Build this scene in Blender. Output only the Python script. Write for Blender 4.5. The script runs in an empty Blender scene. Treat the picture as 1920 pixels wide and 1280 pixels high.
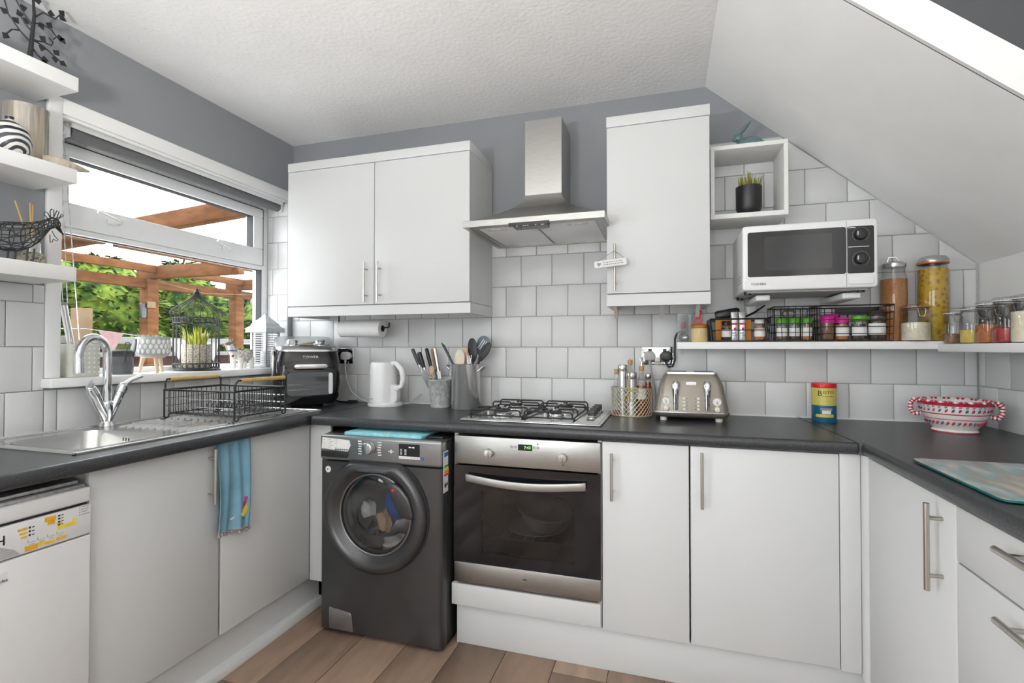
import bpy, bmesh, math, random
from mathutils import Vector, Matrix
R = math.radians; PI = math.pi; rnd = random.Random(7)
sc = bpy.context.scene; col = sc.collection

# ---------------------------------------------------------------- camera, sky, exposure
cam = bpy.data.cameras.new('camera'); cam.lens = 17.533; cam.sensor_width = 36; cam.clip_start = .02
co = bpy.data.objects.new('camera', cam); col.objects.link(co); sc.camera = co
co.location = (2.156, -2.487, 1.218); co.rotation_euler = (PI/2 + .0125, 0, .2993)
w = bpy.data.worlds.new('overcast_sky'); sc.world = w; w.use_nodes = True
w.node_tree.nodes['Background'].inputs[0].default_value = (.93, .965, 1, 1)
w.node_tree.nodes['Background'].inputs[1].default_value = 7.5
sc.view_settings.view_transform = 'Standard'; sc.view_settings.look = 'None'
sc.view_settings.exposure = 0.17; sc.view_settings.gamma = 1; sc.view_settings.use_curve_mapping = False
FILL_POWER = 66
def portal(name, loc, rot, sx, sy):
    l = bpy.data.lights.new(name, 'AREA'); l.shape = 'RECTANGLE'; l.size = sx; l.size_y = sy
    l.cycles.is_portal = True
    o = bpy.data.objects.new(name, l); col.objects.link(o); o.location = loc; o.rotation_euler = rot
portal('window_portal', (-.225, -.625, 1.58), (0, -PI/2, 0), 1.0, 1.1)
portal('patio_portal', (1.5, -4.23, 1.5), (PI/2, 0, 0), 1.6, 1.2)
portal('added_door_portal', (-.225, -3.35, 1.1), (0, -PI/2, 0), 2.1, 1.3)

# ---------------------------------------------------------------- materials
MATS = {}
def mat(name, c, rough=.5, metal=0, var=.04, scale=30, bump=0, bscale=200, stretch=None, coat=0, spec=None, alpha=None):
    m = bpy.data.materials.new(name); m.use_nodes = True; nt = m.node_tree; n = nt.nodes; L = nt.links
    b = n['Principled BSDF']; b.inputs['Roughness'].default_value = rough; b.inputs['Metallic'].default_value = metal
    if coat: b.inputs['Coat Weight'].default_value = coat; b.inputs['Coat Roughness'].default_value = .08
    if spec is not None: b.inputs['Specular IOR Level'].default_value = spec
    tc = n.new('ShaderNodeTexCoord'); mp = n.new('ShaderNodeMapping'); L.new(tc.outputs['Object'], mp.inputs[0])
    if stretch: mp.inputs['Scale'].default_value = stretch
    nz = n.new('ShaderNodeTexNoise'); nz.inputs['Scale'].default_value = scale; nz.inputs['Detail'].default_value = 4
    L.new(mp.outputs[0], nz.inputs['Vector'])
    r = n.new('ShaderNodeValToRGB'); r.color_ramp.elements[0].position = .3; r.color_ramp.elements[1].position = .7
    r.color_ramp.elements[0].color = [max(0, x*(1-var)) for x in c] + [1]
    r.color_ramp.elements[1].color = [min(1, x*(1+var)) for x in c] + [1]
    L.new(nz.outputs[0], r.inputs[0]); L.new(r.outputs[0], b.inputs['Base Color'])
    if bump:
        n2 = n.new('ShaderNodeTexNoise'); n2.inputs['Scale'].default_value = bscale; n2.inputs['Detail'].default_value = 3
        L.new(mp.outputs[0], n2.inputs['Vector'])
        bp = n.new('ShaderNodeBump'); bp.inputs['Strength'].default_value = bump; bp.inputs['Distance'].default_value = .004
        L.new(n2.outputs[0], bp.inputs['Height']); L.new(bp.outputs[0], b.inputs['Normal'])
    MATS[name] = m; return m
def ramp_mat(name, stops, scale, rough=.5, tex='noise', metal=0, stretch=None, detail=4, bump=0):
    m = mat(name, (.5, .5, .5), rough, metal, 0, scale, 0, 200, stretch); nt = m.node_tree; n = nt.nodes; L = nt.links
    r = [x for x in n if x.type == 'VALTORGB'][0]; nz = [x for x in n if x.type == 'TEX_NOISE'][0]; nz.inputs['Detail'].default_value = detail
    if tex == 'voronoi':
        v = n.new('ShaderNodeTexVoronoi'); v.inputs['Scale'].default_value = scale; L.new(nz.inputs['Vector'].links[0].from_socket, v.inputs['Vector'])
        L.new(v.outputs['Distance'], r.inputs[0]); src = v.outputs['Distance']
    else: src = nz.outputs[0]
    e = r.color_ramp.elements
    e[0].position, e[0].color = stops[0][0], list(stops[0][1]) + [1]
    e[1].position, e[1].color = stops[-1][0], list(stops[-1][1]) + [1]
    for p, c in stops[1:-1]: k = e.new(p); k.color = list(c) + [1]
    if bump:
        bp = n.new('ShaderNodeBump'); bp.inputs['Strength'].default_value = bump; bp.inputs['Distance'].default_value = .004
        L.new(src, bp.inputs['Height']); L.new(bp.outputs[0], n['Principled BSDF'].inputs['Normal'])
    return m
def glass(name, tint, refl=.04, rough=.02, graze=.45):
    m = bpy.data.materials.new(name); m.use_nodes = True; nt = m.node_tree; n = nt.nodes; L = nt.links
    n.remove(n['Principled BSDF']); out = n['Material Output']
    t = n.new('ShaderNodeBsdfTransparent'); t.inputs[0].default_value = (*tint, 1)
    g = n.new('ShaderNodeBsdfGlossy'); g.inputs['Roughness'].default_value = rough
    lw = n.new('ShaderNodeLayerWeight'); lw.inputs[0].default_value = .25
    ma = n.new('ShaderNodeMath'); ma.operation = 'MULTIPLY_ADD'; L.new(lw.outputs['Facing'], ma.inputs[0]); ma.inputs[1].default_value = graze; ma.inputs[2].default_value = refl
    nz = n.new('ShaderNodeTexNoise'); nz.inputs['Scale'].default_value = 3
    mr = n.new('ShaderNodeMath'); mr.operation = 'MULTIPLY_ADD'; L.new(nz.outputs[0], mr.inputs[0]); mr.inputs[1].default_value = .02; mr.inputs[2].default_value = rough
    L.new(mr.outputs[0], g.inputs['Roughness'])
    mx = n.new('ShaderNodeMixShader'); L.new(ma.outputs[0], mx.inputs[0]); L.new(t.outputs[0], mx.inputs[1]); L.new(g.outputs[0], mx.inputs[2])
    L.new(mx.outputs[0], out.inputs[0]); MATS[name] = m; return m
def emit(name, c, s):
    m = mat(name, c, .5); b = m.node_tree.nodes['Principled BSDF']
    b.inputs['Emission Color'].default_value = (*c, 1); b.inputs['Emission Strength'].default_value = s; return m
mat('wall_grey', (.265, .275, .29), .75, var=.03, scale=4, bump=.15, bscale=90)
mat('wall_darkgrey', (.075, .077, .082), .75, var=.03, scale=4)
mat('white_paint', (.84, .84, .83), .6, var=.02, scale=5, bump=.06, bscale=60)
mat('artex', (.88, .88, .87), .8, var=.02, scale=6, bump=.55, bscale=55)
mat('slope_paint', (.90, .90, .885), .8, var=.02, scale=6, bump=.2, bscale=30)
mat('upvc', (.83, .84, .84), .3, var=.01)
mat('cabinet_white', (.635, .64, .635), .42, var=.012, scale=3)
mat('cabinet_edge', (.64, .64, .62), .45, var=.02)
mat('tile_white', (.665, .67, .665), .36, var=.025, scale=4, bump=.02, bscale=14)
mat('grout', (.45, .45, .44), .9, var=.1, scale=60)
ramp_mat('worktop', [(.3, (.022, .023, .026)), (.62, (.045, .047, .051)), (.75, (.12, .12, .125))], 330, .33, detail=2)
mat('worktop_edge', (.012, .012, .013), .5)
mat('plank', (.30, .205, .148), .45, var=.16, scale=6, stretch=(4, .8, 4), bump=.1, bscale=40)
mat('plank_b', (.33, .232, .172), .45, var=.16, scale=6, stretch=(4, .8, 4), bump=.1, bscale=40)
mat('plank_c', (.27, .182, .13), .45, var=.16, scale=6, stretch=(4, .8, 4), bump=.1, bscale=40)
mat('plank_gap', (.07, .05, .038), .8)
mat('steel', (.48, .47, .45), .3, 1, var=.06, scale=25, stretch=(1, 1, 14))
mat('steel_h', (.42, .415, .395), .36, 1, var=.08, scale=20, stretch=(1, 1, 10))
mat('sink_steel', (.68, .68, .67), .2, 1, var=.05, scale=20, stretch=(10, 1, 1))
mat('chrome', (.75, .76, .78), .06, 1, var=.02)
mat('chrome_dull', (.6, .6, .6), .2, 1, var=.04)
mat('handle_metal', (.50, .47, .43), .3, 1, var=.05)
mat('black_gloss', (.008, .008, .01), .08, var=.1)
mat('black_plastic', (.014, .014, .016), .35, var=.1)
mat('black_wire', (.012, .012, .013), .4, var=.1)
mat('dark_wire', (.03, .033, .033), .45, var=.15)
mat('iron', (.015, .015, .016), .55, var=.1)
mat('white_plastic', (.80, .80, .80), .3, var=.01)
mat('white_matt', (.78, .78, .76), .7, var=.03)
mat('grey_plastic', (.42, .42, .42), .4, var=.03)
mat('washer_grey', (.09, .091, .094), .32, .7, var=.06, scale=8)
mat('washer_light', (.30, .305, .31), .28, .8, var=.05, scale=8)
mat('washer_dark', (.035, .035, .036), .4, .4, var=.06)
mat('rubber', (.03, .03, .032), .7)
mat('blue_ball', (.015, .10, .42), .35, var=.1)
mat('laundry', (.6, .58, .55), .9, var=.12, scale=14, bump=.4, bscale=30)
mat('red', (.6, .012, .02), .35, var=.05)
mat('red_led', (.9, .01, .03), .3)
mat('wood_light', (.55, .36, .17), .5, var=.15, scale=20, stretch=(1, 6, 1))
mat('bamboo', (.62, .40, .14), .45, var=.12, scale=30)
mat('wood_leg', (.62, .47, .31), .5, var=.1, scale=30)
mat('timber', (.085, .035, .0125), .7, spec=.08, var=.35, scale=7, stretch=(1, 1, 3), bump=.2, bscale=30)
mat('timber_pale', (.13, .09, .055), .75, spec=.08, var=.15, scale=10)
mat('fence_white', (.15, .147, .14), .7, spec=.08, var=.06)
mat('fence_brown', (.045, .024, .022), .8, spec=.08, var=.3, scale=10)
ramp_mat('foliage', [(.3, (.004, .012, .002)), (.45, (.024, .052, .006)), (.60, (.09, .125, .016))], 6.5, .7, detail=6)
ramp_mat('foliage_dark', [(.3, (.004, .01, .003)), (.7, (.014, .034, .008))], 4, .8)
mat('paving', (.40, .39, .37), .9, spec=.08, var=.15, scale=5)
for _m in ('foliage', 'foliage_dark'): MATS[_m].node_tree.nodes['Principled BSDF'].inputs['Specular IOR Level'].default_value = .08
mat('concrete_wall', (.42, .40, .37), .9, var=.1, scale=4)
ramp_mat('roof_sheet', [(.35, (.30, .31, .33)), (.65, (.16, .17, .19))], 9, .5)
glass('window_glass', (.98, .985, .985), .01, .02, .06)
glass('jar_glass', (.93, .94, .94), .05, .03)
glass('dark_glass', (.42, .42, .43), .04, .03)
glass('micro_glass', (.10, .10, .11), .06, .03)
glass('door_glass', (.62, .63, .64), .05, .03)
glass('clear_plastic', (.86, .87, .88), .06, .1)
mat('blind_grey', (.15, .15, .155), .85, var=.06)
ramp_mat('towel_blue', [(.3, (.15, .31, .41)), (.7, (.23, .42, .52))], 9, .95, bump=.3)
mat('towel_trim', (.33, .31, .31), .95, var=.15, scale=60)
ramp_mat('galvanised', [(.35, (.34, .36, .35)), (.65, (.55, .57, .56))], 60, .5, bump=.5)
ramp_mat('pot_steel', [(.3, (.58, .57, .56)), (.7, (.74, .74, .74))], 5, .22, metal=.8, stretch=(1, 1, .3))
mat('knife_grey', (.06, .062, .065), .4); mat('blade', (.6, .6, .6), .2, 1)
mat('utensil_black', (.012, .012, .013), .4); mat('utensil_grey', (.14, .16, .2), .4)
mat('beech', (.62, .42, .27), .6, var=.1); mat('beech_pale', (.72, .62, .50), .6, var=.08)
mat('toaster_body', (.25, .225, .185), .34, .5, var=.03)
mat('cream', (.74, .68, .58), .35, var=.03)
mat('dial_white', (.75, .75, .72), .3)
mat('gold_wire', (.55, .50, .36), .35, .6, var=.06)
mat('cork', (.45, .27, .10), .7, var=.15, scale=60)
mat('oil_amber', (.28, .075, .012), .2, var=.2, scale=20); mat('oil_dark', (.10, .035, .02), .25, var=.3, scale=30)
mat('chilli', (.38, .03, .02), .3, var=.3)
mat('label_white', (.78, .78, .76), .6, var=.05, scale=50); mat('ink', (.015, .015, .018), .7); mat('ink_grey', (.28, .28, .29), .7)
mat('orange_tape', (.78, .42, .03), .6, var=.15, scale=40); mat('yellow_tape', (.80, .62, .08), .6, var=.1)
mat('paper', (.80, .80, .79), .9, var=.02, bump=.2, bscale=120); mat('card_tube', (.07, .05, .04), .9)
ramp_mat('book_blue', [(.35, (.20, .52, .62)), (.6, (.30, .66, .72)), (.75, (.35, .45, .30))], 25, .5)
ramp_mat('glass_board', [(.34, (.46, .43, .36)), (.45, (.30, .28, .24)), (.54, (.24, .38, .40)), (.64, (.52, .49, .43))], 17, .12, stretch=(1, .35, 1))
mat('board_edge', (.01, .13, .13), .15)
mat('tin_red', (.62, .008, .012), .3); mat('tin_yellow', (.60, .52, .12), .35); mat('tin_teal', (.008, .115, .20), .35)
mat('tin_gold', (.65, .45, .08), .4)
mat('bowl_white', (.78, .76, .73), .2, var=.02); mat('bowl_red', (.50, .02, .05), .25); mat('bowl_blue', (.08, .10, .18), .3)
mat('rabbit_glaze', (.115, .20, .20), .25, var=.12, scale=30)
mat('pot_black', (.014, .014, .015), .4); mat('grass_tip', (.24, .24, .03), .7, var=.3, scale=60)
mat('succulent', (.10, .22, .08), .6, var=.3, scale=40); mat('succulent_pale', (.30, .40, .32), .7, var=.2, scale=40)
mat('grass_yellow', (.50, .52, .05), .6, var=.25, scale=40)
ramp_mat('mosaic_pot', [(.2, (.16, .14, .09)), (.55, (.62, .57, .46))], 140, .5, 'voronoi', bump=.5)
mat('pot_grey', (.42, .43, .44), .7, var=.05); mat('pot_cream', (.62, .61, .54), .5, var=.05); mat('pot_hole', (.85, .86, .86), .5)
mat('pot_dark', (.13, .14, .145), .4, var=.2, scale=30)
mat('llama_white', (.72, .70, .66), .6, var=.05); mat('llama_brown', (.24, .22, .2), .6)
ramp_mat('llama_fur', [(.25, (.33, .30, .26)), (.6, (.68, .65, .60))], 90, .8, 'voronoi', bump=.5)
mat('lantern_metal', (.42, .43, .45), .4, .3, var=.08)
ramp_mat('stripe_vase', [(.32, (.40, .34, .24)), (.45, (.52, .45, .36)), (.55, (.30, .28, .25)), (.68, (.48, .40, .33))], 16, .25, stretch=(2.5, 2.5, .12), metal=.35)
zm = ramp_mat('zebra', [(.42, (.035, .04, .05)), (.55, (.68, .67, .64))], 26, .3)
_n = zm.node_tree.nodes; _w = _n.new('ShaderNodeTexWave'); _w.wave_type = 'RINGS'; _w.inputs['Scale'].default_value = 16; _w.inputs['Distortion'].default_value = 2.5
zm.node_tree.links.new([x for x in _n if x.type == 'MAPPING'][0].outputs[0], _w.inputs['Vector']); zm.node_tree.links.new(_w.outputs['Fac'], [x for x in _n if x.type == 'VALTORGB'][0].inputs[0])
mat('driftwood', (.45, .39, .31), .85, var=.25, scale=18, stretch=(1, 5, 1))
ramp_mat('basket_pot', [(.25, (.08, .075, .045)), (.5, (.40, .37, .27))], 110, .8, 'voronoi', bump=.6)
mat('reed', (.72, .45, .16), .7, var=.1); mat('foil', (.62, .62, .62), .3, .8, var=.2, scale=70)
mat('mustard_jar', (.62, .47, .22), .25, var=.05, scale=10); mat('mustard_lid', (.42, .15, .02), .3)
mat('orange_box', (.72, .28, .015), .5); mat('pink_cap', (.62, .02, .30), .4); mat('green_cap', (.10, .36, .015), .4)
mat('spice_brown', (.22, .12, .06), .8, var=.3, scale=90); mat('spice_orange', (.50, .17, .03), .8, var=.2, scale=90); mat('spice_dark', (.05, .035, .025), .8, var=.4, scale=90)
mat('lentils', (.48, .20, .055), .8, var=.2, scale=140, bump=.3, bscale=300)
ramp_mat('pasta', [(.15, (.30, .15, .01)), (.4, (.56, .33, .02)), (.75, (.62, .40, .03))], 55, .6, 'voronoi', bump=.6)
mat('sugar', (.76, .68, .52), .8, var=.06, scale=60); mat('cornflour', (.70, .52, .12), .8, var=.1); mat('paprika', (.42, .13, .03), .8, var=.2, scale=60)
mat('seal_orange', (.60, .13, .02), .4)
mat('spark_blue', (.05, .12, .32), .4); mat('teal_flag', (.04, .19, .21), .8, spec=.08, var=.1); mat('pink_flag', (.22, .13, .13), .8, spec=.08, var=.1); mat('white_flag', (.25, .25, .24), .8, spec=.08)
mat('bulb_white', (.3, .31, .27), .3)
mat('embroid_y', (.8, .62, .02), .8); mat('embroid_m', (.45, .03, .2), .8); mat('embroid_w', (.75, .75, .75), .8); mat('embroid_g', (.05, .2, .06), .8)
mat('eco_green', (.05, .4, .08), .5); mat('eco_yellow', (.8, .7, .05), .5); mat('eco_orange', (.8, .35, .03), .5); mat('eco_red', (.7, .03, .03), .5); mat('eco_blue', (.02, .12, .5), .5)
emit('clock_green', (.25, 1, .15), 1.2)
emit('fill_glow', (1, .98, .95), 20)
mat('micro_in', (.022, .022, .024), .12)

# ---------------------------------------------------------------- mesh building helpers
class B:
    def __init__(s): s.v = []; s.f = []
    def add(s, v, f):
        o = len(s.v); s.v += [tuple(p) for p in v]; s.f += [tuple(i+o for i in q) for q in f]; return s
    def box(s, x0, x1, y0, y1, z0, z1):
        return s.add([(x0,y0,z0),(x1,y0,z0),(x1,y1,z0),(x0,y1,z0),(x0,y0,z1),(x1,y0,z1),(x1,y1,z1),(x0,y1,z1)],
                     [(0,3,2,1),(4,5,6,7),(0,1,5,4),(1,2,6,5),(2,3,7,6),(3,0,4,7)])
    def cyl(s, p0, p1, r, r2=None, n=16, cap=True):
        r2 = r if r2 is None else r2; p0 = Vector(p0); p1 = Vector(p1); d = (p1-p0).normalized()
        a = d.orthogonal().normalized(); b = d.cross(a)
        v = [p0+(a*math.cos(t)+b*math.sin(t))*r for t in [2*PI*i/n for i in range(n)]] + [p1+(a*math.cos(t)+b*math.sin(t))*r2 for t in [2*PI*i/n for i in range(n)]]
        f = [(i,(i+1)%n,n+(i+1)%n,n+i) for i in range(n)]
        if cap: f += [tuple(range(n-1,-1,-1)), tuple(range(n,2*n))]
        return s.add(v, f)
    def tube(s, pts, r, n=8, closed=False):
        P = [Vector(p) for p in pts]; m = len(P); v = []; a = None
        for i in range(m):
            if closed: t = P[(i+1)%m]-P[i-1]
            else: t = P[min(i+1,m-1)]-P[max(i-1,0)]
            t = t.normalized() if t.length > 1e-9 else Vector((0,0,1))
            a = t.orthogonal() if a is None else a - t*a.dot(t)
            if a.length < 1e-6: a = t.orthogonal()
            a = a.normalized(); b = t.cross(a); rr = r[i] if isinstance(r, (list, tuple)) else r
            v += [P[i]+(a*math.cos(2*PI*k/n)+b*math.sin(2*PI*k/n))*rr for k in range(n)]
        f = [(i*n+k, i*n+(k+1)%n, ((i+1)%m)*n+(k+1)%n, ((i+1)%m)*n+k) for i in range(m if closed else m-1) for k in range(n)]
        if not closed: f += [tuple(range(n-1,-1,-1)), tuple(range((m-1)*n, m*n))]
        return s.add(v, f)
    def lathe(s, prof, c=(0,0,0), n=28, sx=1, sy=1):
        m = len(prof); v = [(c[0]+r*math.cos(2*PI*k/n)*sx, c[1]+r*math.sin(2*PI*k/n)*sy, c[2]+z) for r, z in prof for k in range(n)]
        f = [(i*n+k, i*n+(k+1)%n, (i+1)*n+(k+1)%n, (i+1)*n+k) for i in range(m-1) for k in range(n)]
        if prof[0][0] > 1e-6: f.append(tuple(range(n-1,-1,-1)))
        if prof[-1][0] > 1e-6: f.append(tuple(range((m-1)*n, m*n)))
        return s.add(v, f)
    def prism(s, poly, ax, a, b):
        def P(u, w, h): return {'x': (h,u,w), 'y': (u,h,w), 'z': (u,w,h)}[ax]
        n = len(poly); v = [P(u,w,a) for u, w in poly] + [P(u,w,b) for u, w in poly]
        return s.add(v, [(i,(i+1)%n,n+(i+1)%n,n+i) for i in range(n)] + [tuple(range(n-1,-1,-1)), tuple(range(n,2*n))])
    def sph(s, c, r, n=16, m=10):
        if not isinstance(r, (tuple, list)): r = (r,r,r)
        v = [(c[0],c[1],c[2]-r[2])]
        for i in range(1, m):
            t = PI*i/m
            v += [(c[0]+r[0]*math.sin(t)*math.cos(2*PI*k/n), c[1]+r[1]*math.sin(t)*math.sin(2*PI*k/n), c[2]-r[2]*math.cos(t)) for k in range(n)]
        v.append((c[0],c[1],c[2]+r[2])); e = len(v)-1
        f = [(0,1+(k+1)%n,1+k) for k in range(n)] + [(1+(i)*n+k,1+i*n+(k+1)%n,1+(i+1)*n+(k+1)%n,1+(i+1)*n+k) for i in range(m-2) for k in range(n)]
        f += [(e,1+(m-2)*n+k,1+(m-2)*n+(k+1)%n) for k in range(n)]
        return s.add(v, f)
    def grid(s, fn, nu, nv, th=None):
        """fn(u,v)->point, u,v in 0..1; th: thickness offset vector makes it a closed slab"""
        v = [Vector(fn(i/nu, j/nv)) for i in range(nu+1) for j in range(nv+1)]; K = nv+1
        f = [(i*K+j, (i+1)*K+j, (i+1)*K+j+1, i*K+j+1) for i in range(nu) for j in range(nv)]
        if th is not None:
            t = Vector(th); N = len(v); f2 = [tuple(reversed([q+N for q in g])) for g in f]
            rim = [i*K for i in range(nu+1)] + [nu*K+j for j in range(1, K)] + [i*K+nv for i in range(nu-1, -1, -1)] + [j for j in range(nv-1, 0, -1)]
            f += f2 + [(rim[k], rim[(k+1) % len(rim)], rim[(k+1) % len(rim)]+N, rim[k]+N) for k in range(len(rim))]
            v = v + [p+t for p in v]
        return s.add(v, f)
    def xf(s, M):
        s.v = [tuple(M @ Vector(p)) for p in s.v]; return s
    def shift(s, d): s.v = [(x-d[0], y-d[1], z-d[2]) for x, y, z in s.v]; return s

def rot(_, ang, ax='Z', about=(0,0,0)):
    return Matrix.Translation(about) @ Matrix.Rotation(ang, 4, ax) @ Matrix.Translation(-Vector(about))
def mesh(name, b, m, bevel=0, seg=2, ang=50):
    me = bpy.data.meshes.new(name); me.from_pydata(b.v, [], b.f)
    bm = bmesh.new(); bm.from_mesh(me)
    bmesh.ops.recalc_face_normals(bm, faces=bm.faces)
    if bevel:
        es = [e for e in bm.edges if len(e.link_faces) == 2 and e.calc_face_angle(0) > R(30)]
        bmesh.ops.bevel(bm, geom=es, offset=bevel, segments=seg, profile=.5, affect='EDGES', clamp_overlap=True)
    bm.to_mesh(me); bm.free()
    for p in me.polygons: p.use_smooth = True
    me.set_sharp_from_angle(angle=R(ang))
    if m: me.materials.append(MATS[m])
    return me
LOCAL = set()
def thing(name, label, cat, loc, rz=0, group=None, local=None):
    o = bpy.data.objects.new(name, None); o.empty_display_size = .05; col.objects.link(o)
    o.location = loc; o.rotation_euler = (0, 0, rz); o['label'] = label; o['category'] = cat
    if group: o['group'] = group
    if local or rz: LOCAL.add(o.name)
    return o
def rootof(o):
    while o.parent: o = o.parent
    return o
def part(parent, name, b, m, bevel=0, seg=2, label=None, ang=50):
    r = rootof(parent)
    if r.name not in LOCAL: b.shift(r.location)
    o = bpy.data.objects.new(name, mesh(name, b, m, bevel, seg, ang)); col.objects.link(o); o.parent = parent
    if label: o['label'] = label
    return o
def single(name, b, m, label, cat, group=None, bevel=0, seg=2, kind=None):
    xs = [p[0] for p in b.v]; ys = [p[1] for p in b.v]; zs = [p[2] for p in b.v]
    loc = ((min(xs)+max(xs))/2, (min(ys)+max(ys))/2, min(zs)); b.shift(loc)
    o = bpy.data.objects.new(name, mesh(name, b, m, bevel, seg)); col.objects.link(o); o.location = loc
    o['label'] = label; o['category'] = cat
    if group: o['group'] = group
    if kind: o['kind'] = kind
    return o
def struct(name, b, m, bevel=0, parent=None, label=None):
    o = bpy.data.objects.new(name, mesh(name, b, m, bevel)); col.objects.link(o); o['kind'] = 'structure'
    if parent: o.parent = parent
    if label: o['label'] = label
    return o
def dup(root, loc, rz=None, label=None):
    r = root.copy(); col.objects.link(r); r.location = loc
    if rz is not None: r.rotation_euler = (0, 0, rz)
    if label: r['label'] = label
    for ch in list(root.children):
        c = ch.copy(); col.objects.link(c); c.parent = r
        for g in list(ch.children):
            d = g.copy(); col.objects.link(d); d.parent = c
    return r
def text(parent, name, s, size, M, m, ext=.0004, sx=1, label=None):
    """writing as thin raised lettering; M places the text's local x/y plane"""
    cu = bpy.data.curves.new(name, 'FONT'); cu.body = s; cu.size = size; cu.extrude = ext; cu.align_x = 'CENTER'; cu.align_y = 'CENTER'; cu.resolution_u = 2
    t = bpy.data.objects.new(name, cu); col.objects.link(t); bpy.context.view_layer.update()
    me = bpy.data.meshes.new_from_object(t); bpy.data.objects.remove(t); bpy.data.curves.remove(cu)
    r = rootof(parent); X = M @ Matrix.Diagonal((sx, 1, 1, 1))
    if r.name not in LOCAL: X = Matrix.Translation(-r.location) @ X
    me.transform(X); me.materials.clear(); me.materials.append(MATS[m])
    o = bpy.data.objects.new(name, me); col.objects.link(o); o.parent = parent
    if label: o['label'] = label
    return o
def face_y(x, y, z): return Matrix.Translation((x, y, z)) @ Matrix.Rotation(PI/2, 4, 'X')            # reads from -y
def face_x(x, y, z): return Matrix.Translation((x, y, z)) @ Matrix.Rotation(PI/2, 4, 'Z') @ Matrix.Rotation(PI/2, 4, 'X')   # reads from +x
def arc(c, r, a0, a1, n, plane='xz'):
    out = []
    for i in range(n+1):
        a = R(a0 + (a1-a0)*i/n); u, v = r*math.cos(a), r*math.sin(a)
        out.append({'xz': (c[0]+u, c[1], c[2]+v), 'yz': (c[0], c[1]+u, c[2]+v), 'xy': (c[0]+u, c[1]+v, c[2])}[plane])
    return out
def rpoly(x0, x1, z0, z1, r, n=4):
    P = []
    for cx, cz, a in ((x1-r, z0+r, -90), (x1-r, z1-r, 0), (x0+r, z1-r, 90), (x0+r, z0+r, 180)):
        P += [(cx+r*math.cos(R(a+90*i/n)), cz+r*math.sin(R(a+90*i/n))) for i in range(n+1)]
    return P
def bar_handle(parent, p0, p1, off, r=.006):
    """straight bar pull with two posts; off = vector from bar to door face"""
    p0 = Vector(p0); p1 = Vector(p1); off = Vector(off); d = (p1-p0)
    h = part(parent, 'handle', B().cyl(p0, p1, r, n=12), 'handle_metal', label='brushed metal bar handle')
    for t in (.17, .83): part(h, 'handle_post', B().cyl(p0+d*t, p0+d*t+off, r*.75, n=10), 'handle_metal')
    return h

# ---------------------------------------------------------------- the room
XW = 3.368; ZC = 2.44; SX = 2.336; SK = .855; YS = -.9; YF = -4.2
def slope_z(x): return ZC - (x-SX)*SK
fl = struct('floor', B().box(-.24, XW+.1, YF-.1, .1, -.06, -.004), 'plank_gap')
pw = .2025
for ix in range(-5, 16):
    x0 = .9315 + ix*pw
    if x0 > XW or x0 + pw < 0: continue
    r2 = random.Random(ix+50); y = -4.2 + r2.uniform(-1.1, 0)
    while y < -.02:
        y1 = y + 1.22; a, b_ = max(y, YF), min(y1, -.02)
        if b_ > a + .01:
            o = bpy.data.objects.new('plank', mesh('plank', B().box(max(x0, 0)+.0012, min(x0+pw, XW)-.0012, a+.001, b_-.001, -.004, 0), r2.choice(['plank', 'plank_b', 'plank_c']), .0008, 1))
            col.objects.link(o); o.parent = fl
        y = y1
struct('ceiling', B().box(-.24, SX, YS, .1, ZC, ZC+.1).box(-.24, XW+.1, YF-.1, YS, ZC, ZC+.1), 'artex')
struct('ceiling_slope', B().prism([(SX, ZC), (XW+.05, slope_z(XW+.05)), (XW+.05, slope_z(XW+.05)+.2), (SX, ZC+.2)], 'y', YS+.004, .05), 'slope_paint', label='white sloping underside of the staircase')
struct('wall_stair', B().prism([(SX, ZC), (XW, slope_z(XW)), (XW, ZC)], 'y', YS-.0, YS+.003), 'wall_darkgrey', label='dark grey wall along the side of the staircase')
struct('trim_1', B().prism([(SX, ZC), (XW, slope_z(XW)), (XW, slope_z(XW)+.115), (SX+.135, ZC)], 'y', YS-.012, YS), 'white_paint', label='white sloping string board of the staircase')
wb = struct('wall_back', B().box(-.25, XW+.1, 0, .12, 0, ZC+.05), 'wall_grey')
WY0, WY1, WZ0, WZ1 = -1.215, -.035, 1.072, 2.10
wl = struct('wall_left', B().box(-.24, 0, YF, -4.0, 0, ZC).box(-.24, 0, -2.7, WY0, 0, ZC).box(-.24, 0, -4.0, -2.7, 2.15, ZC).box(-.24, 0, WY1, .0, 0, ZC).box(-.24, 0, WY0, WY1, 0, WZ0).box(-.24, 0, WY0, WY1, WZ1, ZC), 'wall_grey')
wr = struct('wall_right', B().box(XW, XW+.1, YF, 0, 0, ZC), 'white_paint')
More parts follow.
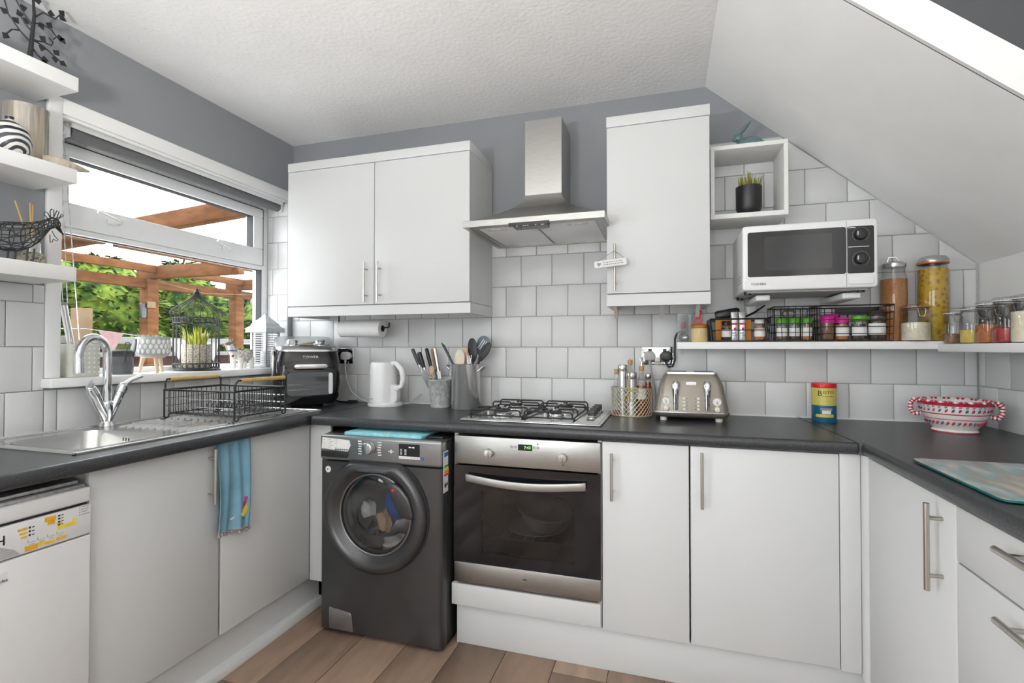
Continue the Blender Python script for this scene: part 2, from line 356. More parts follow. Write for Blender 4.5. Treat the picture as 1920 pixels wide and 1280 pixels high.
# front wall behind the camera with a two-pane window
PX0, PX1, PZ0, PZ1 = .7, 2.3, .9, 2.1
struct('wall_front', B().box(-.24, PX0, YF-.12, YF, 0, ZC).box(PX1, XW+.1, YF-.12, YF, 0, ZC).box(PX0, PX1, YF-.12, YF, PZ1, ZC).box(PX0, PX1, YF-.12, YF, 0, PZ0), 'white_paint')
d1 = struct('window_2', B().box(PX0, PX0+.06, YF-.09, YF-.03, PZ0, PZ1).box(PX1-.06, PX1, YF-.09, YF-.03, PZ0, PZ1).box(PX0+.06, PX1-.06, YF-.09, YF-.03, PZ1-.06, PZ1).box(PX0+.06, PX1-.06, YF-.09, YF-.03, PZ0, PZ0+.06).box(1.45, 1.55, YF-.09, YF-.03, PZ0+.06, PZ1-.06), 'upvc', .004, label='white framed two-pane window behind the camera')
d2 = struct('added_side_door', B().box(-.2, -.12, -4.0, -3.92, 0, 2.15).box(-.2, -.12, -2.78, -2.7, 0, 2.15).box(-.2, -.12, -3.92, -2.78, 2.07, 2.15).box(-.2, -.12, -3.92, -2.78, 0, .1), 'upvc', .004, label='white framed glazed opening added behind the camera for side light')  # unseen opening, added so daylight from the left reaches the slope and right side
struct('pane', B().box(-.165, -.157, -3.92, -2.78, .1, 2.07), 'window_glass', parent=d2)
for a, b_ in ((PX0+.06, 1.45), (1.55, PX1-.06)): struct('pane', B().box(a, b_, YF-.063, YF-.057, PZ0+.06, PZ1-.06), 'window_glass', parent=d1)

# tiles ------------------------------------------------------------------------------------
TP, TZ, T0 = .163, .157, .907
full = {}
def clip(poly, f):
    out = []
    for i in range(len(poly)):
        a, b_ = poly[i], poly[(i+1) % len(poly)]; fa, fb = f(a), f(b_)
        if fa >= 0: out.append(a)
        if (fa >= 0) != (fb >= 0): t = fa/(fa-fb); out.append((a[0]+(b_[0]-a[0])*t, a[1]+(b_[1]-a[1])*t))
    return out
def tile(wall, axis, side, u0, u1, z0, z1, cl=None):
    g = .0016; u0 += g; u1 -= g; z0 += g; z1 -= g
    if u1-u0 < .012 or z1-z0 < .012: return
    poly = [(u0, z0), (u1, z0), (u1, z1), (u0, z1)]
    if cl:
        p2 = clip(poly, cl)
        if len(p2) < 3: return
        cut = len(p2) != 4 or any(abs(a[0]-b_[0])+abs(a[1]-b_[1]) > 1e-6 for a, b_ in zip(p2, poly))
    else: cut = False
    a, b_ = sorted((side*.003, side*.0085))
    if cut:
        zm = sum(p[1] for p in p2)/len(p2); um = sum(p[0] for p in p2)/len(p2)
        me = mesh('tile', B().prism([(p[0]-um, p[1]-zm) for p in p2], axis, a, b_), 'tile_white', .0012, 1)
    else:
        um, zm = (u0+u1)/2, (z0+z1)/2; k = (axis, side, round(u1-u0, 4), round(z1-z0, 4))
        if k not in full:
            w2, h2 = (u1-u0)/2, (z1-z0)/2
            full[k] = mesh('tile', B().prism([(-w2, -h2), (w2, -h2), (w2, h2), (-w2, h2)], axis, a, b_), 'tile_white', .0015, 2)
        me = full[k]
    o = bpy.data.objects.new('tile', me); col.objects.link(o); o.parent = wall
    o.location = (um, 0, zm) if axis == 'y' else ((0 if side > 0 else XW), um, zm)
    j = random.Random(int(um*997+zm*7919)); o.rotation_euler = (j.uniform(-.004, .004), 0, j.uniform(-.004, .004)) if axis == 'y' else (0, j.uniform(-.004, .004), j.uniform(-.004, .004))
def rows(ztop):
    z = T0; k = 0
    while z < ztop-.01: yield k, z, min(z+TZ, ztop); z += TZ; k += 1
below_slope = lambda p: slope_z(p[0])-.008 - p[1]
for k, z0, z1 in rows(2.166):
    ph = 1.359 if k % 2 else 1.359+TP/2
    i0 = -10
    for i in range(-10, 16):
        a, b_ = ph+i*TP, ph+(i+1)*TP; a = max(a, .01); b_ = min(b_, XW-.01)
        if b_-a < .012: continue
        if z0 > 1.84:
            if b_ < 2.33: continue
            a = max(a, 2.332)
        tile(wb, 'y', -1, a, b_, z0, z1, below_slope if b_ > SX else None)
g = struct('grout', B().box(.002, XW-.002, -.0035, -.0005, .9, 1.849).prism([(2.332, 1.849), (slope_x := SX+(ZC-1.849)/SK, 1.849), (SX+(ZC-2.166)/SK-.01, 2.166), (2.332, 2.166)], 'y', -.0035, -.0005), 'grout', parent=wb)
def left_field(y0, y1, z0, z1):
    for k, a0, a1 in rows(2.4):
        a0, a1 = max(a0, z0), min(a1, z1)
        if a1-a0 < .012: continue
        ph = -1.374 if k % 2 == 0 else -1.374+.0765
        for i in range(-12, 12):
            a, b_ = max(ph+i*.153, y0), min(ph+(i+1)*.153, y1)
            if b_-a > .012: tile(wl, 'x', 1, a, b_, a0, a1)
left_field(-2.4, -1.262, .907, 1.443); left_field(-1.262, -.012, .907, 1.066)
struct('grout', B().box(.0005, .0035, -2.4, -1.262, .9, 1.443).box(.0005, .0035, -1.262, -.01, .9, 1.066), 'grout', parent=wl)
for k, z0, z1 in rows(1.55):
    ph = -.05 if k % 2 else -.13
    for i in range(-14, 2):
        a, b_ = max(ph+i*.153, -1.9), min(ph+(i+1)*.153, -.012)
        if b_-a > .012: tile(wr, 'x', -1, a, b_, z0, min(z1, 1.22))
struct('grout', B().box(XW-.0035, XW-.0005, -1.9, -.01, .9, 1.22), 'grout', parent=wr)

# tiled right-hand window reveal
for k, z0, z1 in rows(2.085):
    if z1 < 1.107: continue
    z0 = max(z0, 1.107); xs = [-.149, -.072, .0] if k % 2 else [-.149, -.11, .0]
    for a, b_ in zip(xs, xs[1:]):
        o = bpy.data.objects.new('tile', mesh('tile', B().box(a+.0015, b_-.0015, WY1-.007, WY1-.002, z0+.0016, z1-.0016), 'tile_white', .0015)); col.objects.link(o); o.parent = wl
struct('grout', B().box(-.149, 0, WY1-.003, WY1-.0005, 1.107, 2.085), 'grout', parent=wl)

# window -----------------------------------------------------------------------------------
JX = -.15
win = struct('window_1', B().box(-.215, JX, WY0, WY1, 1.072, 1.13).box(-.215, JX, WY0, WY1, 2.04, WZ1).box(-.215, JX, WY0, WY0+.055, 1.13, 2.04).box(-.215, JX, WY1-.055, WY1, 1.13, 2.04).box(-.215, JX, WY0+.055, WY1-.055, 1.682, 1.706), 'upvc', .004, label='white plastic window with fixed lower pane and top-hung vent')
Y0, Y1 = WY0+.055, WY1-.055
struct('vent_sash', B().box(-.2, -.137, Y0, Y1, 1.706, 1.803).box(-.2, -.137, Y0, Y1, 1.988, 2.04).box(-.2, -.137, Y0, Y0+.06, 1.803, 1.988).box(-.2, -.137, Y1-.07, Y1, 1.803, 1.988), 'upvc', .004, parent=win)
struct('pane', B().box(-.183, -.177, Y0+.06, Y1-.07, 1.803, 1.988), 'window_glass', parent=win)
struct('pane', B().box(-.183, -.177, Y0, Y1, 1.13, 1.682), 'window_glass', parent=win)
gs = B().box(-.187, -.172, Y0, Y1, 1.679, 1.684).box(-.187, -.172, Y0, Y1, 1.129, 1.133)
gs.box(-.187, -.148, Y1-.003, Y1+.001, 1.13, 1.682).box(-.187, -.145, Y1-.0735, Y1-.0695, 1.803, 1.988).box(-.187, -.15, Y0+.06, Y1-.07, 1.985, 1.989)
gs.box(-.15, -.1365, Y0, Y1, 2.0395, 2.0425).box(-.15, -.1365, Y1-.001, Y1+.002, 1.706, 2.04)
struct('gasket', gs, 'rubber', parent=win)
for yy in (-.94, -.36):
    struct('window_handle', B().box(-.137, -.124, yy-.02, yy+.02, 1.75, 1.772), 'white_plastic', .003, parent=win)
    struct('handle_lever', B().tube([(-.125, yy+.012, 1.761), (-.105, yy+.012, 1.762), (-.098, yy-.005, 1.765), (-.098, yy-.08, 1.783)], .007), 'white_plastic', parent=win)
struct('window_lining', B().box(-.15, .0, WY0, WY0+.004, WZ0, WZ1).box(-.15, .0, WY0, WY1, WZ1-.004, WZ1), 'white_paint', parent=win)
struct('architrave', B().box(0, .016, -1.262, WY0, 1.107, 2.148).box(0, .016, WY0, -.012, 2.09, 2.148).box(0, .009, WY0, -.012, 2.078, 2.09), 'white_paint', .003, parent=win)
struct('window_sill', B().prism([(-.15, WY0+.001), (.0006, WY0+.001), (.0006, -1.272), (.06, -1.272), (.06, -.013), (.0006, -.013), (.0006, WY1-.0095), (-.15, WY1-.0095)], 'z', 1.0725, 1.106), 'white_paint', .004, parent=win)
for b_ in (B().box(.63, 2.70, -.0155, -.0095, .91+.0005, .91+.006), B().box(2.72, XW-.02, -.0155, -.0095, .91+.0005, .91+.006)): struct('sealant', b_, 'white_plastic', parent=wb)
struct('sealant', B().box(.0095, .0145, -2.4, -.02, .91+.0005, .91+.005), 'white_plastic', parent=wl)

# ---------------------------------------------------------------- worktops and fitted units
WT, WB_ = .91, .87
SKX0, SKX1, SKY0, SKY1 = .125, .49, -1.455, -1.165          # sink bowl opening
wtL = thing('worktop', 'dark speckled worktop along the window wall, holding the sink', 'worktop', (.31, -1.3, WB_))
part(wtL, 'slab', B().box(.0095, SKX0, -2.55, -.0095, WB_, WT).box(SKX1, .62, -2.55, -.0095, WB_, WT).box(SKX0, SKX1, -2.55, SKY0, WB_, WT).box(SKX0, SKX1, SKY1, -.0095, WB_, WT), 'worktop', .0)
part(wtL, 'front_edge', B().prism([(.62, WB_), (.632, WB_+.004), (.6365, WB_+.012), (.6365, WT-.014), (.634, WT-.006), (.628, WT-.001), (.62, WT)], 'y', -2.55, -.6365), 'worktop')
wtB = thing('worktop', 'dark speckled worktop along the back wall, carrying hob and toaster', 'worktop', (1.7, -.3, WB_))
part(wtB, 'slab', B().prism([(.6225, -.0095), (.6225, -.598), (2.745, -.598), (2.71, -.0095)], 'z', WB_, WT), 'worktop')
part(wtB, 'front_edge', B().prism([(-.598, WB_), (-.606, WB_+.004), (-.611, WB_+.012), (-.611, WT-.014), (-.608, WT-.006), (-.603, WT-.001), (-.598, WT)], 'x', .637, 2.748), 'worktop')
part(wtB, 'joint_strip', B().box(.6195, .6225, -.60, -.01, WT-.01, WT+.0008), 'worktop_edge')
wtR = thing('worktop', 'dark speckled worktop along the right-hand wall under the jars', 'worktop', (3.05, -1, WB_))
part(wtR, 'slab', B().prism([(2.713, -.0095), (2.7485, -.598), (2.77, -.61), (2.77, -2.2), (XW-.0095, -2.2), (XW-.0095, -.0095)], 'z', WB_, WT), 'worktop')
part(wtR, 'front_edge', B().prism([(2.77, WB_), (2.762, WB_+.004), (2.757, WB_+.012), (2.757, WT-.014), (2.760, WT-.006), (2.765, WT-.001), (2.77, WT)], 'y', -2.2, -.612), 'worktop')
part(wtR, 'joint_strip', B().prism([(2.7105, -.0095), (2.746, -.60), (2.749, -.60), (2.7135, -.0095)], 'z', WT-.01, WT+.001), 'worktop_edge')

# sink with drainer
sk = thing('kitchen_sink', 'stainless steel inset sink with ribbed drainer in front of the window', 'sink', (.3, -1, WT))
SX0, SX1, SY0, SY1 = .045, .545, -1.495, -.43
def rimbox(b, x0, x1, y0, y1): b.box(x0, x1, y0, y1, WT, WT+.004)
rb = B(); rimbox(rb, SX0, SX1, SY0, SKY0); rimbox(rb, SX0, SKX0, SKY0, SKY1); rimbox(rb, SKX1, SX1, SKY0, SKY1); rimbox(rb, SX0, SX1, SKY1, SY1)
part(sk, 'deck', rb, 'sink_steel')
rr = B()
for a, b_ in (((SX0+.004, SY0), (SX0+.004, SY1)), ((SX1-.004, SY0), (SX1-.004, SY1)), ((SX0, SY0+.004), (SX1, SY0+.004)), ((SX0, SY1-.004), (SX1, SY1-.004))):
    rr.cyl((*a, WT+.004), (*b_, WT+.004), .0045, n=8)
part(sk, 'rim', rr, 'sink_steel')
bw = B(); pr = rpoly(SKX0+.001, SKX1-.001, SKY0+.001, SKY1-.001, .05, 6); pb = rpoly(SKX0+.02, SKX1-.02, SKY0+.02, SKY1-.02, .05, 6); n = len(pr)
vv = [(x, y, WT+.0042) for x, y in pr] + [(x, y, WT-.006) for x, y in rpoly(SKX0+.004, SKX1-.004, SKY0+.004, SKY1-.004, .05, 6)] + [(x, y, WT-.145) for x, y in pb] + [(x, y, WT-.16) for x, y in rpoly(SKX0+.035, SKX1-.035, SKY0+.035, SKY1-.035, .04, 6)]
bw.add(vv, [(k*n+i, k*n+(i+1) % n, (k+1)*n+(i+1) % n, (k+1)*n+i) for k in range(3) for i in range(n)] + [tuple(range(3*n, 4*n))])
part(sk, 'bowl', bw, 'sink_steel')
co4 = rpoly(SKX0+.001, SKX1-.001, SKY0+.001, SKY1-.001, .05, 6)
for cx, cy, lo in ((SKX0, SKY0, 3), (SKX1, SKY0, 0), (SKX1, SKY1, 1), (SKX0, SKY1, 2)):
    part(sk, 'bowl_corner', B().add([(x, y, WT+.0041) for x, y in co4[lo*7:lo*7+7]] + [(cx, cy, WT+.0041)], [tuple(range(8))]), 'sink_steel')
part(sk, 'drain', B().lathe([(.0, .002), (.025, .002), (.033, .004), (.036, .001)], (.3, -1.31, WT-.16), 20), 'chrome_dull')
ov = B()
for i in range(3): ov.cyl((.275+i*.014, SKY1-.0045, WT-.03), (.275+i*.014, SKY1-.0045, WT-.018), .003, n=8)
part(sk, 'overflow', ov, 'rubber')
for i in range(11):
    x = .115+i*.037; part(sk, 'drainer_rib', B().prism([(-.006+x, WT+.004), (x-.003, WT+.009), (x+.003, WT+.009), (x+.006, WT+.004)], 'y', -1.10 if i else -1.03, -.47), 'sink_steel')
# tap
tp = thing('mixer_tap', 'chrome mixer tap with swan neck and two lever handles behind the sink', 'tap', (.085, -1.10, WT+.004))
part(tp, 'base', B().lathe([(.026, 0), (.028, .004), (.024, .012), (.018, .02), (.018, .03)], (.085, -1.10, WT+.004)), 'chrome')
part(tp, 'body', B().cyl((.085, -1.10, .93), (.085, -1.146, 1.04), .015, .0185).cyl((.085, -1.10, .93), (.085, -1.054, 1.04), .015, .0185).cyl((.085, -1.10, .92), (.085, -1.10, 1.0), .018, .02).sph((.085, -1.10, 1.0), .02), 'chrome')
neck = [(.085, -1.10, .97), (.085, -1.10, 1.08), (.085, -1.10, 1.18)]
for a in range(12, 193, 12):
    d = .06*(1-math.cos(R(a))); neck.append((.085+d*.22, -1.10-d*.97, 1.185+.072*math.sin(R(a))))
part(tp, 'spout', B().tube(neck, [.0145]*3+[.0145]*12+[.0155]*4, 14), 'chrome')
e = neck[-1]; part(tp, 'nozzle', B().cyl((e[0], e[1], e[2]+.01), (e[0]+.004, e[1]-.002, e[2]-.045), .0165, .0165, 16), 'chrome')
for s_, q in ((-1, 1), (1, 1)):
    c = Vector((.085, -1.10+s_*.05, 1.046)); d = Vector((0, s_*.4, .9165))
    lv = part(tp, 'lever', B().cyl(c-d*.006, c+d*.018, .0205, .019).sph(c+d*.02, .017), 'chrome', label='chrome lever handle')
    end = c + d*.02 + (Vector((.02, .062, .04)) if s_ > 0 else Vector((.055, -.02, .03)))
    part(lv, 'lever_arm', B().tube([c+d*.022, c+d*.03+(end-c-d*.02)*.4, end], [.011, .0085, .009], 10), 'chrome')

# ----- base units, left run
CAB = 'cabinet_white'
def carcass(root, b): part(root, 'body', b, 'cabinet_edge')
lc = thing('base_cabinet', 'white sink base cabinet with two doors under the drainer', 'cabinet', (.3, -1.02, 0))
carcass(lc, B().box(.02, .568, -1.482, -1.465, .16, .868).box(.02, .568, -.58, -.562, .16, .868).box(.02, .568, -1.465, -.58, .16, .178).box(.02, .03, -1.465, -.58, .178, .868))
dA = part(lc, 'door', B().box(.57, .59, -1.483, -1.051, .163, .866), CAB, .0015)
dB = part(lc, 'door', B().box(.57, .59, -1.041, -.565, .163, .866), CAB, .0015)
bar_handle(dA, (.622, -1.095, .662), (.622, -1.095, .857), (-.032, 0, 0))
part(lc, 'plinth', B().box(.545, .56, -1.484, -.46, .0, .157), CAB)
part(lc, 'plinth_lip', B().prism([(.56, .0005), (.592, .0005), (.592, .022), (.586, .034), (.56, .036)], 'y', -1.484, -.46), CAB)
ep = single('end_panel', B().box(.59, .70, -.562, -.546, .155, .868), CAB, 'narrow white corner panel beside the washing machine', 'panel', bevel=.001)
# dishwasher
dw = thing('dishwasher', 'white freestanding dishwasher with orange-marked control panel', 'dishwasher', (.3, -1.79, 0))
part(dw, 'body', B().box(.03, .57, -2.085, -1.49, .02, .80), 'white_plastic')
part(dw, 'top_lid', B().box(.05, .605, -2.088, -1.487, .786, .827), 'white_plastic', .006)
part(dw, 'door', B().box(.57, .605, -2.088, -1.487, .06, .693), 'white_plastic', .003)
cp = part(dw, 'control_panel', B().box(.57, .606, -2.088, -1.487, .697, .7785), 'white_plastic', .003)
part(dw, 'shadow_gap', B().box(.5, .595, -2.08, -1.492, .775, .79), 'black_plastic')
part(dw, 'handle_recess', B().prism([(-1.95, .701), (-1.65, .701), (-1.662, .716), (-1.695, .735), (-1.92, .735)], 'x', .6055, .6075), 'grey_plastic', label='grey recessed grip in the control panel')
for y in (-2.06, -1.52):
    for x in (.08, .54): part(dw, 'foot', B().cyl((x, y, .0), (x, y, .025), .02, n=12), 'black_plastic')
part(dw, 'toe_panel', B().box(.53, .545, -2.085, -1.49, .005, .06), 'white_plastic')
text(cp, 'brand_letter', 'H', .034, face_x(.6065, -1.690, .745), 'ink', label='black capital letter H')
def bit(par, nm, y0, y1, z0, z1, m, x=.6062, t=.0007): part(par, nm, B().box(x, x+t, y0, y1, z0, z1), m)
for y0, y1, z0, z1, m in ((-1.655, -1.635, .757, .763, 'orange_tape'), (-1.651, -1.636, .747, .752, 'orange_tape'), (-1.648, -1.636, .737, .742, 'orange_tape'),
    (-1.598, -1.573, .762, .775, 'orange_tape'), (-1.592, -1.575, .753, .763, 'orange_tape'), (-1.570, -1.525, .734, .745, 'yellow_tape'), (-1.570, -1.560, .747, .752, 'orange_tape'), (-1.535, -1.525, .745, .752, 'yellow_tape'),
    (-1.640, -1.613, .702, .715, 'orange_tape'), (-1.612, -1.597, .706, .716, 'yellow_tape'), (-1.596, -1.575, .704, .711, 'orange_tape'), (-1.572, -1.548, .706, .714, 'orange_tape')): bit(cp, 'tape_mark', y0, y1, z0, z1, m)
for i in range(3):
    z = .760-.0095*i; bit(cp, 'icon', -1.632, -1.628, z-.002, z+.003, 'ink'); bit(cp, 'icon', -1.625, -1.620, z-.001, z+.001, 'ink')
for i in range(4):
    z = .770-.008*i; bit(cp, 'icon', -1.568, -1.563, z-.002, z+.002, 'ink'); bit(cp, 'icon', -1.560, -1.556, z-.001, z+.001, 'ink')
    bit(cp, 'icon', -1.518, -1.516, .776-.007*i, .778-.007*i, 'ink_grey'); bit(cp, 'icon', -1.513, -1.492-.003*(i % 3), .7762-.007*i, .7776-.007*i, 'ink_grey')
    y = -1.634+.021*i
    part(cp, 'button', B().box(.606, .6068, y, y+.017, .722, .7225).box(.606, .6068, y, y+.0006, .722, .730).box(.606, .6068, y+.004, y+.014, .7165, .7175), 'ink_grey')
st = part(dw, 'sticker', B().box(.605, .6056, -1.71, -1.674, .642, .668), 'label_white', label='small off-white sticker with handwriting')
text(st, 'writing', 'cycles', .011, face_x(.6058, -1.686, .648), 'ink')
for i in range(2):
    single('baking_tray', B().box(.12, .60-.012*i, -2.06, -1.50-.01*i, .8275+.012*i, .8375+.012*i), 'foil', 'lower grey metal tray stored on top of the dishwasher' if i == 0 else 'upper grey metal tray stored on top of the dishwasher', 'tray', 'trays on the dishwasher', .002)
# tea towel tucked under the worktop edge, beside the handle
tw = thing('tea_towel', 'light blue tea towel with embroidered bird and pom-pom fringe', 'towel', (.62, -1.0, .55))
def tf(u, v):
    z = .868 - .315*v; wl_ = .165*(1-.06*math.sin(v*3))
    y = -1.080 + .008*math.sin(v*2.2) + u*wl_ - .0*v - .015*v*v
    x = .600 + .016*v + .010*math.sin(u*9+v*1.5)*(.4+v*.6) + .006*math.sin(u*21+2) + .006*math.sin(v*PI)
    return (x, y, z - .02*u*v)
part(tw, 'cloth', B().grid(tf, 40, 24, (-.003, 0, 0)), 'towel_blue')
part(tw, 'fold', B().grid(lambda u, v: (.5915+.008*v, -1.074+u*.15, .868-.05*(1-v)), 8, 2, (-.0015, 0, 0)), 'towel_blue')
part(tw, 'hem', B().tube([Vector(tf(i/20, 1))+Vector((-.0015, 0, -.002)) for i in range(21)], .0035, 6), 'towel_trim')
for i in range(9):
    p = Vector(tf((i+.3)/9, 1)); part(tw, 'pompom', B().sph((p.x-.002, p.y, p.z-.011-.003*(i % 2)), .0065, 8, 6), 'towel_trim')
def emb(nm, pts, m):
    q = [Vector(tf(u, v))+Vector((.0012, 0, 0)) for u, v in pts]
    b = B(); b.add([tuple(p) for p in q] + [tuple(p+Vector((.0012, 0, 0))) for p in q], [tuple(range(len(q))), tuple(range(len(q), 2*len(q)))] + [(i, (i+1) % len(q), len(q)+(i+1) % len(q), len(q)+i) for i in range(len(q))]); part(tw, nm, b, m)
emb('embroidery', [(.62, .86), (.70, .78), (.78, .74), (.80, .80), (.74, .87), (.68, .88)], 'embroid_y')
emb('embroidery', [(.66, .78), (.72, .71), (.78, .70), (.76, .75), (.70, .80)], 'embroid_m')
emb('embroidery', [(.72, .69), (.75, .655), (.80, .66), (.79, .70)], 'embroid_m')
emb('embroidery', [(.42, .885), (.62, .83), (.65, .85), (.45, .90)], 'embroid_w')
emb('embroidery', [(.66, .88), (.71, .88), (.75, .92), (.70, .91)], 'embroid_g')

# ----- back run: oven housing, two base cabinets, filler
hx0, hx1 = 1.318, 1.922
oc = thing('base_cabinet', 'white housing below the oven with a single blank panel', 'cabinet', (1.62, -.3, 0))
part(oc, 'body', B().box(hx0, hx0+.016, -.575, -.02, .16, .868).box(hx1-.014, hx1, -.575, -.02, .16, .868).box(hx0, hx1, -.57, -.02, .16, .176), 'cabinet_edge')
part(oc, 'panel', B().box(hx0-.007, hx1-.003, -.59, -.572, .168, .254), CAB, .0015)
c1 = thing('base_cabinet', 'narrow white base cabinet right of the oven', 'cabinet', (2.08, -.3, 0))
carcass(c1, B().box(1.926, 2.234, -.568, -.02, .16, .868))
dr = part(c1, 'door', B().box(1.926, 2.2325, -.59, -.57, .163, .866), CAB, .0015)
bar_handle(dr, (1.963, -.622, .655), (1.963, -.622, .828), (0, .032, 0), .0055)
c2 = thing('base_cabinet', 'wide white base cabinet below the toaster', 'cabinet', (2.47, -.3, 0))
carcass(c2, B().box(2.238, 2.70, -.568, -.02, .16, .868))
dr = part(c2, 'door', B().box(2.2385, 2.70, -.59, -.57, .163, .866), CAB, .0015)
bar_handle(dr, (2.275, -.622, .654), (2.275, -.622, .85), (0, .032, 0), .0055)
single('filler_panel', B().box(2.703, 2.762, -.588, -.57, .155, .868), CAB, 'narrow white filler strip in the right-hand corner of the units', 'panel', bevel=.001)
single('corner_post', B().prism([(2.764, -.57), (2.764, -.60), (2.768, -.612), (2.778, -.621), (2.80, -.6215), (2.80, -.57)], 'z', .14, .868), CAB, 'rounded white corner post where the two runs of units meet', 'panel')
single('plinth_board', B().box(1.324, 2.80, -.565, -.55, .0005, .156), CAB, 'long white plinth board along the floor under the oven', 'plinth', bevel=.001)
# ----- right run
c3 = thing('base_cabinet', 'white base cabinet with tall bar handle on the right-hand run', 'cabinet', (3.05, -.88, 0))
carcass(c3, B().box(2.795, 3.34, -1.126, -.63, .16, .868))
dr = part(c3, 'door', B().box(2.773, 2.793, -1.125, -.624, .14, .866), CAB, .0015)
bar_handle(dr, (2.741, -1.07, .648), (2.741, -1.07, .852), (.032, 0, 0), .0065)
c4 = thing('drawer_unit', 'white drawer unit with slanting-looking bar handles at the right edge', 'cabinet', (3.05, -1.4, 0))
c4['label'] = 'white drawer unit with two long bar handles at the right edge'
carcass(c4, B().box(2.795, 3.34, -1.63, -1.13, .16, .868))
for z0, z1, hz in ((.745, .866, .842), (.452, .740, .710), (.16, .448, .42)):
    dr = part(c4, 'drawer', B().box(2.773, 2.793, -1.63, -1.130, z0, z1), CAB, .0015)
    bar_handle(dr, (2.741, -1.325, hz), (2.741, -1.525, hz), (.032, 0, 0), .0065)
single('plinth_board', B().box(2.81, 2.825, -2.1, -.57, .0005, .156), CAB, 'white plinth board under the right-hand run of units', 'plinth')
c5 = thing('base_cabinet', 'white base cabinet at the near end of the right-hand run', 'cabinet', (3.05, -1.9, 0))
carcass(c5, B().box(2.795, 3.34, -2.15, -1.634, .16, .868)); part(c5, 'door', B().box(2.773, 2.793, -2.15, -1.634, .163, .866), CAB, .0015)

# ----- wall cabinets
def wall_cab(root, x0, x1, z0, z1, doors):
    part(root, 'body', B().box(x0+.002, x1-.002, -.305, -.0005-.009, z0+.052, z1-.045), CAB)
    part(root, 'cornice', B().box(x0, x1, -.328, -.0095, z1-.045, z1), CAB, .001)
    part(root, 'pelmet', B().box(x0, x1, -.322, -.304, z0, z0+.049).box(x0, x0+.018, -.304, -.0095, z0, z0+.049).box(x1-.018, x1, -.304, -.0095, z0, z0+.049), CAB)
    for a, b_, hx in doors:
        d = part(root, 'door', B().box(a, b_, -.328, -.308, z0+.053, z1-.048), CAB, .0015)
        bar_handle(d, (hx, -.36, z0+.062), (hx, -.36, z0+.26), (0, .032, 0), .005)
u1 = thing('wall_cabinet', 'wide white two-door wall cabinet between window and cooker hood', 'cabinet', (.77, -.16, 1.381))
wall_cab(u1, .25, 1.284, 1.381, 2.188, [(.252, .772, .735), (.776, 1.282, .811)])
u2 = thing('wall_cabinet', 'tall white single-door wall cabinet right of the cooker hood', 'cabinet', (2.12, -.16, 1.396))
wall_cab(u2, 1.914, 2.33, 1.396, 2.209, [(1.916, 2.328, 1.951)])
for x, m in ((1.945, 'beech_pale'), (2.14, 'cabinet_edge'), (2.285, 'cabinet_edge')):
    part(u2, 'bracket', B().prism([(-.29, 1.396), (-.20, 1.396), (-.20, 1.35)], 'x', x-.008, x+.008), m)
# hanging plaque on that cabinet's handle
pl = thing('hanging_plaque', 'small white plaque with grey heart hung from the cabinet handle', 'sign', (1.935, -.372, 1.56))
part(pl, 'board', B().prism(rpoly(1.868, 2.002, 1.557, 1.587, .008), 'y', -.378, -.371).xf(rot(None, R(-5), 'Y', (1.935, -.374, 1.572))), 'white_matt', .001)
part(pl, 'cord', B().tube([(1.882, -.3745, 1.583), (1.948, -.369, 1.622), (1.955, -.369, 1.622), (1.99, -.3745, 1.593)], .0012, 6), 'ink_grey')
hp = [(.016*math.sin(t)**3, .0008*(13*math.cos(t)-5*math.cos(2*t)-2*math.cos(3*t)-math.cos(4*t))) for t in [2*PI*i/24 for i in range(24)]]
part(pl, 'heart', B().prism([(1.888+x*.5, 1.568+z*.75) for x, z in hp], 'y', -.3792, -.3782), 'ink_grey')
for r_ in range(2):
    x = 1.905
    while x < 1.985:
        wd = rnd.uniform(.003, .008); z = 1.577-.009*r_+(x-1.935)*.0875
        part(pl, 'lettering', B().box(x, x+wd, -.3792, -.3782, z-.0018, z+.0018), 'ink_grey'); x += wd+.003

# ---------------------------------------------------------------- appliances
# two added bowl uplighters, unseen fill that brightens ceiling, slope and left side
for PLX, PLY, PLZ, pw_, lb_ in ((1.25, -2.55, 1.42, FILL_POWER, 'added fill uplighter in a white bowl left of the camera'), (2.75, -3.1, 1.42, FILL_POWER*.45, 'added fill uplighter in a white bowl behind the camera')):
    lp = thing('fill_uplighter', lb_, 'lamp', (PLX, PLY, PLZ), group='added fill uplighters')
    part(lp, 'ceiling_rose', B().lathe([(.05, 0), (.05, .012), (.03, .02)], (PLX, PLY, ZC-.0205), 20), 'white_plastic')
    part(lp, 'shade', B().lathe([(0, 0), (.08, .008), (.16, .05), (.21, .15), (.204, .15), (.155, .056), (.078, .014), (0, .006)], (PLX, PLY, PLZ), 40), 'white_plastic')
    for a_ in (0, 120, 240): part(lp, 'chain', B().cyl((PLX+.2*math.cos(R(a_)), PLY+.2*math.sin(R(a_)), PLZ+.15), (PLX, PLY, ZC-.02), .0025, n=6), 'chrome_dull')
    part(lp, 'bulb', B().sph((PLX, PLY, PLZ+.04), .02, 16, 10), 'fill_glow')
    L_ = bpy.data.lights.new('fill_light', 'POINT'); L_.shadow_soft_size = .06; L_.energy = pw_; L_.color = (1, .98, .95)
    lo = bpy.data.objects.new('fill_light', L_); col.objects.link(lo); lo.parent = lp; lo.location = (0, 0, .1)

